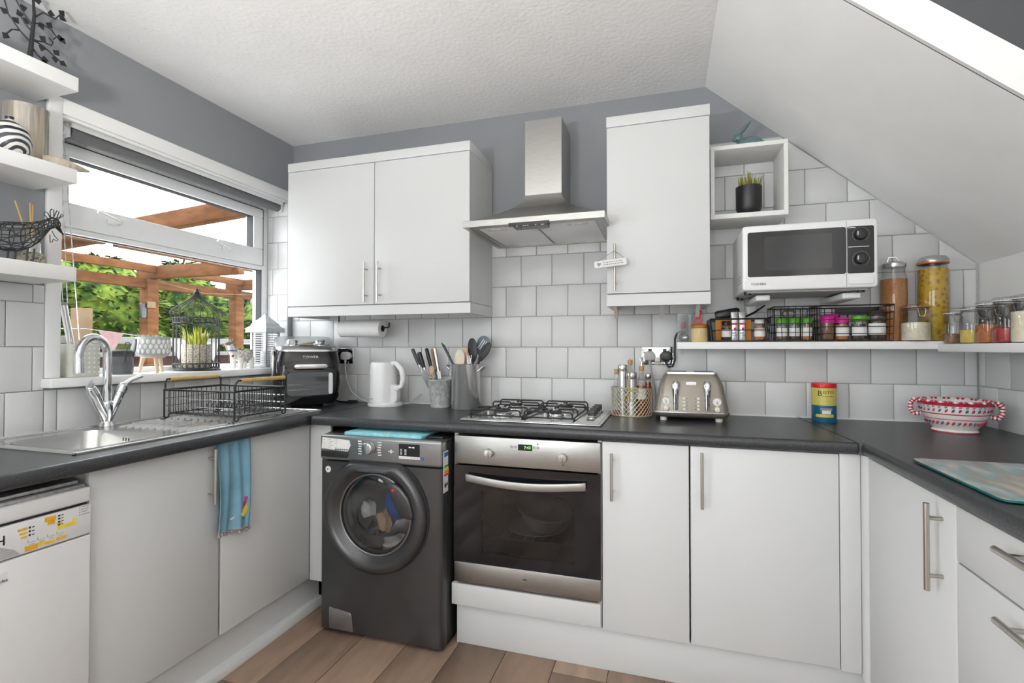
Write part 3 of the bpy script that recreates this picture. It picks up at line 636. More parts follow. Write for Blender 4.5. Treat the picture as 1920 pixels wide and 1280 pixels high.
# washing machine
wx0, wx1, wy, wz0, wz1 = .727, 1.303, -.665, .012, .845
wm = thing('washing_machine', 'dark grey front-loading washing machine with round door', 'washing machine', (1.015, -.4, 0))
part(wm, 'body', B().box(wx0, wx0+.012, -.62, -.10, wz0, wz1-.012).box(wx1-.012, wx1, -.62, -.10, wz0, wz1-.012).box(wx0, wx1, -.62, -.10, wz1-.012, wz1).box(wx0, wx1, -.112, -.10, wz0, wz1).box(wx0, wx1, -.62, -.10, wz0, wz0+.012), 'washer_dark', .003)
N_ = 64; fr = B(); rim = []
for i in range(N_):
    a = 2*PI*i/N_; c_, s_ = math.cos(a), math.sin(a); X0, X1, Z0, Z1 = wx0+.016, wx1-.016, wz0+.006, .733
    t = min((X1-1.003)/c_ if c_ > 1e-9 else 9, (X0-1.003)/c_ if c_ < -1e-9 else 9, (Z1-.528)/s_ if s_ > 1e-9 else 9, (Z0-.528)/s_ if s_ < -1e-9 else 9)
    rim.append((1.003+c_*t, .528+s_*t))
for cx_, cz_ in ((X0, Z0), (X1, Z0), (X1, Z1), (X0, Z1)):
    k = min(range(N_), key=lambda i: (rim[i][0]-cx_)**2+(rim[i][1]-cz_)**2); rim[k] = (cx_, cz_)
inn = [(1.003+.166*math.cos(2*PI*i/N_), .528+.166*math.sin(2*PI*i/N_)) for i in range(N_)]
def outw(p, e):  # rounded wrap of the front panel's rim
    x, z = p; return (wx0+.016-e if abs(x-X0) < 1e-6 else wx1-.016+e if abs(x-X1) < 1e-6 else x, Z0-e*.3 if abs(z-Z0) < 1e-6 else z)
ring = [[(x, wy+.03, z) for x, z in inn], [(x, wy, z) for x, z in inn], [(x, wy, z) for x, z in rim], [(*outw(p, .011),) for p in rim], [(*outw(p, .016),) for p in rim], [(*outw(p, .016),) for p in rim]]
ring[3] = [(x, wy+.005, z) for x, z in ring[3]]; ring[4] = [(x, wy+.016, z) for x, z in ring[4]]; ring[5] = [(x, -.62, z) for x, z in ring[5]]
fr.add([p for q in ring for p in q], [(k*N_+i, k*N_+(i+1) % N_, (k+1)*N_+(i+1) % N_, (k+1)*N_+i) for k in range(5) for i in range(N_)])
part(wm, 'front_panel', fr, 'washer_grey')
cp = part(wm, 'control_panel', B().prism(rpoly(wx0, wx1, .737, wz1, .012), 'y', wy-.004, -.615), 'washer_light', .018, 4)
F = wy-.005
DC = (1.003, .528)
def door_pt(r, a, flat=.212):
    x, z = r*math.cos(a), r*math.sin(a); return (DC[0]+x, DC[1]+max(-9, min(z, flat*r/.24)))
oct_ = [door_pt(.24, 2*PI*i/64) for i in range(64)]
dd = B(); rings = [(.240, 0), (.238, -.022), (.226, -.034), (.205, -.036), (.188, -.024), (.176, -.008), (.165, -.004)]
dd.add([(door_pt(r, 2*PI*i/64)[0], F+y, door_pt(r, 2*PI*i/64)[1]) if k < 4 else (DC[0]+r*math.cos(2*PI*i/64), F+y, DC[1]+r*math.sin(2*PI*i/64)) for k, (r, y) in enumerate(rings) for i in range(64)],
       [(k*64+i, k*64+(i+1) % 64, (k+1)*64+(i+1) % 64, (k+1)*64+i) for k in range(len(rings)-1) for i in range(64)])
dr = part(wm, 'door', dd, 'washer_grey')
part(dr, 'seal_line', B().add([(door_pt(r, 2*PI*i/64)[0], F-.001, door_pt(r, 2*PI*i/64)[1]) for r in (.238, .245) for i in range(64)], [(i, (i+1) % 64, 64+(i+1) % 64, 64+i) for i in range(64)]), 'rubber')
gl = B(); pr = [(.166, -.004), (.150, -.014), (.120, -.018), (.06, -.006), (0.0, -.0)]
gl.add([(DC[0]+r*math.cos(2*PI*i/48), F+y, DC[1]+r*math.sin(2*PI*i/48)) for r, y in pr for i in range(48)], [(k*48+i, k*48+(i+1) % 48, (k+1)*48+(i+1) % 48, (k+1)*48+i) for k in range(4) for i in range(48)])
part(dr, 'porthole_glass', gl, 'door_glass')
part(dr, 'chrome_ring', B().tube([(DC[0]+.166*math.cos(2*PI*i/48), F-.006, DC[1]+.166*math.sin(2*PI*i/48)) for i in range(48)], .004, 8, True), 'washer_light')
part(dr, 'grip', B().prism([(1.105, .672), (1.135, .655), (1.172, .615), (1.192, .555), (1.19, .53), (1.13, .535), (1.085, .625), (1.07, .655)], 'y', F-.034, F-.004), 'washer_grey', .01, 3)
part(dr, 'door_badge', B().cyl((1.105, F-.0335, .645), (1.105, F-.036, .645), .006, n=14), 'red_led', label='small round red badge')
# drum
dm = B(); dp = [(.165, .0), (.165, .05), (.2, .06), (.2, .38)]
dm.add([(DC[0]+r*math.cos(2*PI*i/40), wy+.01+y, DC[1]+r*math.sin(2*PI*i/40)) for r, y in dp for i in range(40)], [(k*40+i, k*40+(i+1) % 40, (k+1)*40+(i+1) % 40, (k+1)*40+i) for k in range(3) for i in range(40)] + [tuple(range(120, 160))])
part(wm, 'drum', dm, 'chrome_dull')
part(wm, 'porthole_gasket', B().tube([(DC[0]+.163*math.cos(2*PI*i/40), wy+.012, DC[1]+.163*math.sin(2*PI*i/40)) for i in range(40)], .012, 8, True), 'rubber')
# panel details
part(cp, 'detergent_drawer', B().box(.738, .868, F-.001, F-.006, .752, .776), 'washer_dark', .004, label='detergent drawer grip')
lb = part(cp, 'programme_label', B().prism([(.738, .786), (.868, .779), (.883, .806), (.876, .827), (.742, .834)], 'y', F-.0012, F-.0004), 'label_white', label='worn white programme label')
for i in range(5):
    for j in range(3): part(lb, 'lettering', B().box(.745+.006*(i % 2)+j*.03, .755+j*.03+.01*((i*j) % 2), F-.0018, F-.0012, .8245-i*.008, .8258-i*.008), 'ink_grey')
for j in range(6): part(lb, 'lettering', B().box(.806+j*.011, .814+j*.011, F-.0018, F-.0012, .7835, .788), 'ink')
kb = part(cp, 'programme_dial', B().cyl((.972, F+.002, .80), (.972, F-.022, .80), .027, .024, 28), 'chrome_dull', .003, label='silver programme dial')
part(kb, 'dial_rim', B().cyl((.972, F+.001, .80), (.972, F-.006, .80), .030, n=28), 'washer_light')
for i in range(6):
    z = .826-i*.0105
    for x0, d in ((.918, .022), (1.010, .022)):
        dx = rnd.uniform(0, .007); part(cp, 'programme_mark', B().box(x0+dx, x0+d-rnd.uniform(0, .006), F-.0012, F-.0004, z-.0022, z+.0022), 'label_white')
part(cp, 'logo_star', B().box(1.062, 1.088, F-.0012, F-.0004, .7905, .793).box(1.071, 1.079, F-.0012, F-.0004, .785, .799), 'label_white')
ds = part(cp, 'display', B().box(1.112, 1.205, F-.0014, F-.0004, .778, .826), 'black_gloss', label='black display screen')
for i in range(5):
    for x in (1.118, 1.138): part(ds, 'display_mark', B().box(x, x+.009, F-.002, F-.0013, .783+i*.005, .785+i*.005), 'label_white')
for x in (1.157, 1.172): part(ds, 'display_mark', B().box(x, x+.011, F-.002, F-.0013, .811, .816), 'label_white')
bs = part(cp, 'button_strip', B().box(1.112, 1.207, F-.0014, F-.0004, .766, .776), 'label_white')
for i in range(6): part(bs, 'lettering', B().box(1.117+i*.015, 1.127+i*.015, F-.002, F-.0013, .770, .7715), 'ink_grey')
part(cp, 'start_button', B().box(1.211, 1.224, F-.0016, F-.0004, .764, .777), 'spark_blue')
rs = part(wm, 'round_sticker', B().cyl((.768, wy-.0006, .697), (.768, wy-.0016, .697), .0135, n=20), 'label_white', label='round white sticker')
part(rs, 'sticker_mark', B().cyl((.765, wy-.0014, .697), (.765, wy-.0022, .697), .0045, n=10), 'eco_green')
part(wm, 'pump_flap', B().prism([(.775, .022), (.895, .022), (.885, .092), (.878, .10), (.775, .112)], 'y', wy-.002, wy+.004), 'washer_light', .002, label='pump filter flap')
for x in (wx0+.05, wx1-.05):
    for y in (-.6, -.15): part(wm, 'foot', B().cyl((x, y, 0), (x, y, .02), .02, n=12), 'black_plastic')
el = part(wm, 'energy_label', B().box(wx1, wx1+.0008, -.655, -.61, .635, .80), 'label_white', label='white energy label with coloured bars')
for i, m in enumerate(('eco_blue', 'eco_green', 'eco_yellow', 'eco_orange', 'eco_red')):
    part(el, 'label_bar', B().box(wx1+.0008, wx1+.0014, -.648, -.615+.004*i if i else -.612, (.778 if i == 0 else .746)-i*.0115, (.795 if i == 0 else .755)-i*.0115), m)
part(el, 'lettering', B().box(wx1+.0008, wx1+.0014, -.645, -.63, .655, .67), 'ink'); part(el, 'lettering', B().box(wx1+.0008, wx1+.0014, -.626, -.616, .66, .672), 'ink')
single('blue_ball', B().sph((1.078, -.618, .568), (.058, .034, .072), 20, 12), 'blue_ball', 'blue ball pressed against the washing machine porthole', 'ball')
def lump(c, r, seed, n=20, m=12):
    b = B().sph((0, 0, 0), 1, n, m); q = random.Random(seed); ph = [q.uniform(0, 6) for _ in range(6)]
    b.v = [tuple(c[i]+p[i]*r[i]*(1+.16*math.sin(5*p[0]+ph[0])*math.sin(4*p[2]+ph[1])+.12*math.sin(8*p[1]+ph[2]+3*p[0])) for i in range(3)) for p in b.v]; return b
single('laundry', lump((1.04, -.55, .372), (.07, .05, .03), 1), 'laundry', 'pale crumpled laundry low in the washing machine drum', 'clothes')
single('laundry', lump((.985, -.56, .465), (.036, .045, .045), 2), 'beech', 'tan crumpled cloth behind the washing machine porthole', 'clothes')
single('laundry', lump((.895, -.55, .505), (.034, .045, .035), 5), 'white_matt', 'small white cloth at the left of the drum', 'clothes')
single('laundry', lump((.92, -.53, .415), (.035, .045, .03), 6), 'knife_grey', 'dark crumpled cloth at the lower left of the drum', 'clothes')
bk = thing('chopping_board', 'pale blue patterned board lying on the washing machine', 'board', (1.02, -.5, wz1))
part(bk, 'board', B().box(.84, 1.205, -.655, -.33, wz1+.0005, wz1+.014), 'book_blue', .002)
single('folded_mat', B().box(1.212, 1.285, -.62, -.3, wz1+.0005, wz1+.008), 'black_plastic', 'dark flat mat beside the blue board on the washing machine', 'mat', bevel=.002)

# oven
ox0, ox1, oy = 1.325, 1.920, -.597
on = thing('built_in_oven', 'built-in stainless steel oven with black glass door', 'oven', (1.62, -.3, .2665))
part(on, 'cavity', B().box(ox0+.03, ox0+.04, -.56, -.06, .28, .73).box(ox1-.04, ox1-.03, -.56, -.06, .28, .73).box(ox0+.03, ox1-.03, -.56, -.06, .28, .29).box(ox0+.03, ox1-.03, -.56, -.06, .73, .74).box(ox0+.03, ox1-.03, -.07, -.06, .28, .74), 'iron')
cp = part(on, 'control_panel', B().box(ox0, ox1, oy, -.572, .746, .860), 'steel_h', .002)
part(on, 'lower_trim', B().box(ox0, ox1, oy, -.572, .266, .348), 'steel_h', .002)
od = part(on, 'door', B().box(ox0, ox1, oy-.004, -.575, .351, .395).box(ox0, ox1, oy-.004, -.575, .645, .741).box(ox0, 1.445, oy-.004, -.575, .395, .645).box(1.823, ox1, oy-.004, -.575, .395, .645), 'black_gloss')
part(od, 'window_pane', B().box(1.445, 1.823, oy-.003, oy+.002, .395, .645), 'dark_glass')
hd = part(od, 'handle', B().grid(lambda u, v: (1.385+u*.483, oy-.026-.022*math.sin(PI*u), .712-.029*v-.013*math.sin(PI*u)+0*v), 24, 2, (0, .008, 0)), 'steel_h', .001)
for x in (1.395, 1.858): part(hd, 'handle_post', B().box(x-.008, x+.008, oy-.026, oy-.003, .688, .706), 'steel_h')
for x, z in ((1.478, .797), (1.777, .797)):
    k = part(cp, 'knob', B().lathe([(.019, 0), (.0185, .012), (.016, .017), (0, .018)], (0, 0, 0), 24).xf(Matrix.Translation((x, oy, z)) @ Matrix.Rotation(PI/2, 4, 'X')), 'chrome_dull')
    part(k, 'knob_ridge', B().box(x-.003, x+.003, oy-.021, oy-.016, z-.015, z+.015), 'steel_h', .001)
ck = part(cp, 'clock_display', B().box(1.598, 1.655, oy-.001, oy+.001, .814, .838), 'black_gloss', label='black clock display')
text(ck, 'clock_digits', '7:43', .016, face_y(1.636, oy-.0014, .826), 'clock_green', .0002, label='green glowing digits')
for x, z in ((1.571, .827), (1.587, .827), (1.663, .829), (1.678, .829)): part(cp, 'button', B().cyl((x, oy+.001, z), (x, oy-.004, z), .0055, n=12), 'chrome_dull')
for x, z in ((1.777, .768), (1.678, .842)): part(cp, 'symbol', B().box(x-.002, x+.002, oy-.0007, oy+.0005, z-.003, z+.003), 'ink')
part(on, 'logo', B().box(1.618, 1.632, oy-.0007, oy+.0005, .308, .3125), 'ink')
for z in (.44, .52):
    rk = B()
    for y in (-.54, -.12): rk.cyl((ox0+.045, y, z), (ox1-.045, y, z), .003, n=6)
    for i in range(14): rk.cyl((ox0+.06+i*.0365, -.54, z), (ox0+.06+i*.0365, -.12, z), .0018, n=6)
    if z < .5: part(on, 'rack', rk, 'chrome_dull')
bwl = single('casserole_dish', B().lathe([(.0, .0), (.06, .0), (.085, .03), (.10, .075), (.118, .08), (.112, .084), (.095, .079), (.08, .035), (.055, .008), (0, .008)], (0, 0, 0), 32), 'white_matt', 'white dish tilted inside the dark oven', 'dish')
bwl.location = (1.655, -.44, .47); bwl.rotation_euler = (R(8), R(10), 0)
single('plate', B().lathe([(0, 0), (.08, 0), (.125, .018), (.123, .021), (.08, .005), (0, .005)], (1.63, -.42, .4435), 32), 'white_matt', 'white plate on the rack inside the oven', 'plate')

# hob
hb = thing('gas_hob', 'stainless steel four-burner gas hob with black pan supports', 'hob', (1.62, -.29, WT))
part(hb, 'plate', B().box(1.322, 1.914, -.532, -.058, WT, WT+.008), 'sink_steel', .003, 2)
part(hb, 'rim', B().prism([(1.332, -.522), (1.904, -.522), (1.904, -.068), (1.332, -.068)], 'z', WT+.008, WT+.0105), 'sink_steel', .002)
for x, y, r_ in ((1.47, -.41, .045), (1.47, -.18, .034), (1.71, -.41, .034), (1.71, -.18, .042)):
    bn = part(hb, 'burner', B().lathe([(r_*1.15, 0), (r_*1.1, .008), (r_, .010), (r_, .018), (r_*.9, .021)], (x, y, WT+.0105), 24), 'chrome_dull')
    part(bn, 'burner_cap', B().lathe([(0, .021), (r_*.78, .021), (r_*.78, .027), (r_*.7, .03), (0, .03)], (x, y, WT+.0105), 24), 'iron')
    part(bn, 'spark_plug', B().cyl((x-r_*1.35, y-.01, WT+.01), (x-r_*1.35, y-.01, WT+.03), .004, n=8), 'white_plastic')
def support(x0, x1, y0, y1):
    z0, z1, q = WT+.022, WT+.047, .012; r_ = .0038
    b = part(hb, 'pan_support', B().tube([(x0, y0, z0), (x1, y0, z0), (x1, y1, z0), (x0, y1, z0)], r_, 8, True), 'iron')
    for a, c in (((x0+.01, y0), (x0+.14, y0)), ((x1-.14, y0), (x1-.01, y0))): pass
    xm, ym = (x0+x1)/2, (y0+y1)/2
    for xa, xb in ((x0+.004, x1-.004),):
        for y in (y0, y1): part(b, 'support_bar', B().tube([(xa, y, z0), (xa, y, z1-.008), (xa+.008, y, z1), (xb-.008, y, z1), (xb, y, z1-.008), (xb, y, z0)], r_, 8), 'iron')
    for yc in ((y0*3+y1)/4, (y0+y1*3)/4):
        for dx, dy in ((1, 0), (-1, 0)):
            xe = x0 if dx < 0 else x1
            part(b, 'support_bar', B().tube([(xe, yc, z0), (xe, yc, z1-.006), (xe-dx*.008, yc, z1), (xm+dx*.03, yc, z1), (xm+dx*.024, yc, z1-.006)], r_, 8), 'iron')
        for dy in (-1, 1):
            ye = yc+dy*(y1-y0)/4
            part(b, 'support_bar', B().tube([(xm, ye, z0 if abs(ye-ym) > .02 else z1-.006), (xm, ye-dy*.01, z1), (xm, yc+dy*.03, z1)], r_, 8), 'iron')
    for x in (x0, x1):
        for y in (y0+.02, y1-.02): part(b, 'support_foot', B().cyl((x, y, WT+.0105), (x, y, z0), .005, n=8), 'iron')
support(1.352, 1.582, -.50, -.09); support(1.592, 1.80, -.50, -.09)
for i in range(4):
    y = -.37+i*.072
    k = part(hb, 'knob', B().lathe([(.022, 0), (.022, .004), (.017, .008), (.015, .012)], (1.855, y, WT+.0105), 20), 'chrome_dull')
    part(k, 'knob_grip', B().box(1.838, 1.872, y-.005, y+.005, WT+.02, WT+.046), 'black_plastic', .003)

# cooker hood
hx = (1.315, 1.925); hdp = -.49
hd = thing('cooker_hood', 'stainless steel chimney cooker hood above the hob', 'hood', (1.62, -.25, 1.74))
part(hd, 'chimney', B().box(1.522, 1.697, -.222, -.009, 1.935, 2.29), 'steel')
cb = B(); prof = []
NS = 10
for i in range(NS+1):
    t = i/NS; k = (1-t)**1.7
    x0 = 1.522-(1.522-hx[0])*k; x1 = 1.697+(hx[1]-1.697)*k; yf = -.222+(hdp+.222)*k; z = 1.764+(1.937-1.764)*t
    prof.append([(x0, yf, z), (x1, yf, z), (x1, -.009, z), (x0, -.009, z)])
cb.add([p for q in prof for p in q], [(i*4+k, i*4+(k+1) % 4, (i+1)*4+(k+1) % 4, (i+1)*4+k) for i in range(NS) for k in range(4)])
part(hd, 'canopy', cb, 'steel')
part(hd, 'lip', B().box(hx[0], hx[1], hdp, hdp+.022, 1.738, 1.764).box(hx[0], hx[0]+.022, hdp+.022, -.03, 1.738, 1.764).box(hx[1]-.022, hx[1], hdp+.022, -.03, 1.738, 1.764).box(hx[0], hx[1], -.03, -.009, 1.738, 1.764), 'steel_h')
part(hd, 'rim_frame', B().box(hx[0]+.022, hx[1]-.022, hdp+.022, hdp+.06, 1.742, 1.748).box(hx[0]+.022, hx[0]+.045, hdp+.06, -.03, 1.742, 1.748).box(hx[1]-.045, hx[1]-.022, hdp+.06, -.03, 1.742, 1.748), 'steel_h')
for a, b_ in ((1.361, 1.615), (1.622, 1.878)): part(hd, 'filter', B().box(a, b_, hdp+.062, -.032, 1.744, 1.750), 'white_plastic', .002, label='pale grease filter')
part(hd, 'filter_divider', B().box(1.6155, 1.6215, hdp+.06, -.03, 1.741, 1.75), 'steel_h')
cpn = part(hd, 'switch_panel', B().box(1.525, 1.70, hdp-.003, hdp+.012, 1.728, 1.742).box(1.545, 1.69, hdp-.001, hdp+.05, 1.722, 1.7415), 'black_gloss', label='black switch panel')
for i, x in enumerate((1.56, 1.588, 1.597, 1.606, 1.64, 1.665, 1.673)): part(cpn, 'switch_mark', B().box(x, x+.005, hdp-.002, hdp-.001, 1.726, 1.731), 'label_white')
for x in (1.44, 1.80):
    l = part(hd, 'lamp_plate', B().box(x-.045, x+.045, hdp+.072, hdp+.115, 1.741, 1.744), 'cream')
    part(l, 'lamp', B().box(x-.022, x+.022, hdp+.083, hdp+.098, 1.7385, 1.741), 'label_white')

# microwave on white arms
mx0, mx1, my, mz0, mz1 = 2.444, 2.896, -.36, 1.44, 1.692
mw = thing('microwave', 'white microwave oven with dark glass door, mounted on the wall', 'microwave', (2.67, -.2, mz0))
part(mw, 'body', B().box(mx0+.004, mx1-.004, my+.03, -.03, mz0, mz1), 'white_plastic', .004)
fp = part(mw, 'front', B().prism(rpoly(mx0, mx1, mz0, mz1, .012), 'y', my, my+.03), 'white_plastic', .006, 3)
part(fp, 'door_gap', B().box(2.796, 2.7975, my-.0006, my+.001, mz0+.004, mz1-.004), 'ink_grey')
wn = part(fp, 'door_glass', B().prism(rpoly(mx0+.018, 2.795, mz0+.052, mz1-.026, .008), 'y', my-.0015, my+.001), 'black_gloss', label='dark door window')
part(wn, 'inner_window', B().prism(rpoly(2.52, 2.75, mz0+.075, mz1-.045, .006), 'y', my-.002, my-.0014), 'micro_in')
ct = part(fp, 'control_strip', B().prism(rpoly(2.799, mx1-.012, mz0+.052, mz1-.026, .006), 'y', my-.0015, my+.001), 'black_gloss', label='black control strip with two dials')
for z in (1.635, 1.545):
    k = part(ct, 'dial', B().cyl((2.842, my-.001, z), (2.842, my-.014, z), .021, .018, 24), 'black_plastic', .002)
    part(k, 'dial_pointer', B().box(2.828, 2.831, my-.0148, my-.0138, z-.004, z+.01), 'label_white')
    part(ct, 'dial_scale', B().tube(arc((2.842, my-.0018, z), .027, -60, 240, 16), .0005, 4), 'ink_grey')
part(ct, 'control_line', B().box(2.802, 2.868, my-.0022, my-.0014, 1.589, 1.591), 'label_white'); part(ct, 'control_line', B().box(2.802, 2.826, my-.0022, my-.0014, 1.66, 1.663), 'label_white')
part(fp, 'open_button', B().prism(rpoly(2.802, mx1-.014, mz0+.012, mz0+.043, .005), 'y', my-.005, my+.001), 'white_plastic', .002)
text(fp, 'brand_lettering', 'TOSHIBA', .0125, face_y(2.50, my-.0006, mz0+.024), 'ink', .0003, 1.05, label='black brand lettering')
for i in range(5):
    for j in range(3): part(mw, 'vent_slot', B().box(mx0+.003, mx0+.0045, my+.07+i*.022, my+.082+i*.022, mz0+.04+j*.012, mz0+.043+j*.012), 'ink_grey')
part(mw, 'underside', B().box(mx0+.02, mx1-.02, my+.04, -.05, mz0-.006, mz0), 'grey_plastic')
for x in (2.47, 2.86):
    for y in (my+.06, -.08): part(mw, 'foot', B().cyl((x, y, mz0-.012), (x, y, mz0), .014, n=12), 'black_plastic')
for i, (a, b_) in enumerate(((2.50, 2.552), (2.80, 2.862))):
    br = thing('wall_bracket', ('left', 'right')[i]+' white folding arm holding up the microwave', 'bracket', ((a+b_)/2, -.15, 1.36), group='microwave brackets')
    part(br, 'arm', B().box(a, b_, -.30, -.01, 1.405, mz0-.0125), 'white_plastic', .005)
    part(br, 'wall_plate', B().box(a+.005, b_-.005, -.02, -.0095, 1.33, mz0-.0125), 'white_plastic', .002)

# air fryer oven, set diagonally in the corner
af = thing('air_fryer', 'black air fryer oven with chrome dials and glass door in the corner', 'air fryer', (.302, -.25, WT), R(45)); af.scale = (1.12, 1.06, 1.02)
def rsec(w, d, r, n=6): return rpoly(-w/2, w/2, -d/2, d/2, r, n)
def loft(secs):
    b = B(); n = len(secs[0][0]); b.add([(x, y+dy, z) for pts, z, dy in secs for x, y in pts], [(k*n+i, k*n+(i+1) % n, (k+1)*n+(i+1) % n, (k+1)*n+i) for k in range(len(secs)-1) for i in range(n)] + [tuple(range(n-1, -1, -1)), tuple(range((len(secs)-1)*n, len(secs)*n))]); return b
def slant(b):
    b.v = [(x, y, z+.21*y*max(0, min(1, (z-.2)/.12))) for x, y, z in b.v]; return b
part(af, 'body', slant(loft([(rsec(.24, .28, .05), .018, 0), (rsec(.28, .31, .06), .05, 0), (rsec(.295, .325, .06), .13, 0), (rsec(.285, .32, .06), .24, 0), (rsec(.262, .30, .06), .315, .004)])), 'black_gloss')
part(af, 'trim_ring', slant(loft([(rsec(.27, .308, .06), .311, .003), (rsec(.272, .31, .06), .32, .003), (rsec(.262, .30, .055), .328, .004)])), 'chrome_dull', label='silver trim band around the top')
tpn = part(af, 'top_panel', slant(loft([(rsec(.256, .294, .055), .326, .004), (rsec(.25, .288, .05), .334, .006)])), 'washer_light')
for x in (-.062, .062):
    k = part(tpn, 'dial', slant(B().lathe([(.034, .332), (.034, .336), (.027, .339), (.025, .352), (.021, .356), (0, .356)], (x, -.07, 0), 24)), 'chrome', label='chrome dial')
    part(k, 'dial_grip', slant(B().box(x-.018, x+.018, -.074, -.066, .355, .36)), 'chrome_dull', .002)
part(tpn, 'label_bar', slant(B().box(-.035, .035, -.075, -.062, .3335, .3352)), 'bamboo')
for sx_, sy_ in ((-1, -1), (1, -1), (-1, 1), (1, 1)): part(af, 'foot', B().box(sx_*.085-.018, sx_*.085+.018, sy_*.105-.018, sy_*.105+.018, 0, .024), 'black_plastic', .003)
ad = part(af, 'door', B().prism(rpoly(-.105, .115, .055, .205, .03, 6), 'y', -.170, -.158), 'black_gloss', .004, 2)
part(ad, 'door_window', B().prism(rpoly(-.092, .104, .066, .182, .022, 6), 'y', -.1745, -.173), 'door_glass')
part(ad, 'door_cavity', B().prism(rpoly(-.09, .102, .068, .18, .02, 6), 'y', -.1722, -.1705), 'pot_grey')
for z in (.095, .12): part(ad, 'wire_rack', B().cyl((-.085, -.1726, z), (.098, -.1726, z), .0014, n=6), 'chrome')
part(ad, 'side_highlight', B().prism(rpoly(.084, .102, .07, .176, .008, 4), 'y', -.1758, -.1748), 'chrome_dull')
part(af, 'door_handle', B().prism(rpoly(-.062, .078, .198, .221, .0114, 6), 'y', -.192, -.175), 'chrome_dull', .003, 2, label='silver pull handle')
for x in (-.04, .055): part(af, 'handle_stem', B().cyl((x, -.177, .209), (x, -.152, .209), .006, n=8), 'black_plastic')
text(af, 'brand_lettering', 'TOWER', .0165, Matrix.Translation((.008, -.1585, .255)) @ Matrix.Rotation(R(82), 4, 'X'), 'label_white', .0015, 1.15, label='white brand lettering')
part(af, 'side_panel', B().prism(rpoly(-.10, .11, .12, .29, .04, 6), 'x', -.1485, -.138), 'chrome_dull', .002, label='silver side panel')
cable = [(.12, .06, .02), (.17, .03, .005), (.20, -.03, .005), (.235, -.02, .006), (.25, .04, .006), (.21, .06, .006), (.19, .0, .006), (.22, -.05, .01)]
part(af, 'mains_cable', B().tube(cable, .004, 8), 'black_plastic')

# kettle
kt = thing('kettle', 'white plastic jug kettle in front of the tiled wall', 'kettle', (.722, -.14, WT))
kx, ky = .712, -.14
part(kt, 'base', B().lathe([(.083, 0), (.085, .004), (.083, .016), (.074, .02)], (kx+.012, ky, WT), 36, 1.1, 1), 'white_plastic')
part(kt, 'body', B().lathe([(.075, .02), (.076, .03), (.074, .10), (.0695, .20), (.0675, .222), (.064, .226)], (kx, ky, WT), 40), 'white_plastic')
part(kt, 'lid', B().lathe([(.066, .223), (.064, .230), (.05, .234), (0, .235)], (kx, ky, WT), 40), 'white_plastic')
part(kt, 'handle', B().tube([(kx+.045, ky-.01, WT+.222), (kx+.085, ky-.012, WT+.226), (kx+.118, ky-.014, WT+.195), (kx+.128, ky-.014, WT+.15), (kx+.118, ky-.014, WT+.108), (kx+.085, ky-.012, WT+.088)], [.013, .015, .0155, .015, .0135, .012], 12), 'white_plastic')
part(kt, 'handle_foot', B().prism(rpoly(kx+.04, kx+.10, WT+.018, WT+.115, .022, 5), 'y', ky-.035, ky+.012), 'white_plastic', .008, 3)
part(kt, 'switch', B().cyl((kx+.092, ky-.036, WT+.092), (kx+.112, ky-.036, WT+.088), .006, n=10), 'white_matt')
part(kt, 'water_gauge', B().tube([(kx-.045, ky-.0585, WT+.055), (kx-.044, ky-.057, WT+.10), (kx-.042, ky-.0555, WT+.165)], .0035, 8), 'grey_plastic', label='grey water gauge slot')
part(kt, 'logo', B().box(kx-.03, kx-.013, ky-.0735, ky-.0715, WT+.04, WT+.044), 'ink_grey')
part(kt, 'mains_cable', B().tube([(kx+.09, ky+.03, WT+.006), (kx+.13, ky+.04, WT+.01), (kx+.18, ky+.05, WT+.04), (kx+.20, ky+.055, WT+.06), (kx+.19, ky+.06, WT+.062), (kx+.15, ky+.055, WT+.03), (kx+.12, ky+.05, WT+.008), (kx+.08, ky+.05, WT+.006)], .0028, 8), 'grey_plastic')

# toaster
ts = thing('toaster', 'bronze four-slice retro toaster with chrome levers', 'toaster', (2.256, -.175, WT))
tx, ty = 2.256, -.175
part(ts, 'body', loft([(rsec(.295, .215, .03), .038, 0), (rsec(.292, .213, .03), .055, 0), (rsec(.255, .19, .03), .15, 0), (rsec(.222, .165, .025), .188, 0), (rsec(.208, .15, .02), .198, 0)]).xf(Matrix.Translation((tx, ty, WT))), 'toaster_body')
part(ts, 'base', loft([(rsec(.268, .195, .03), .016, 0), (rsec(.30, .22, .03), .028, 0), (rsec(.303, .223, .03), .037, 0)]).xf(Matrix.Translation((tx, ty, WT))), 'toaster_body')
part(ts, 'chrome_band', loft([(rsec(.304, .224, .03), .036, 0), (rsec(.304, .224, .03), .041, 0)]).xf(Matrix.Translation((tx, ty, WT))), 'chrome')
part(ts, 'top_plate', loft([(rsec(.214, .155, .02), .197, 0), (rsec(.21, .15, .02), .205, 0)]).xf(Matrix.Translation((tx, ty, WT))), 'chrome')
for x in (-.055, .055):
    for y in (-.032, .032): part(ts, 'slot', B().box(tx+x-.04, tx+x+.04, ty+y-.012, ty+y+.012, WT+.204, WT+.2056), 'black_plastic')
for x in (-.11, .11):
    for y in (-.07, .07): part(ts, 'foot', B().cyl((tx+x, ty+y, WT), (tx+x, ty+y, WT+.018), .014, n=14), 'cream')
def tfront(z): # front surface y at height z
    for (z0, d0), (z1, d1) in zip([(.038, .1075), (.055, .1065), (.15, .095)], [(.055, .1065), (.15, .095), (.188, .0825)]):
        if z0 <= z <= z1: return ty - (d0+(d1-d0)*(z-z0)/(z1-z0))
    return ty-.08
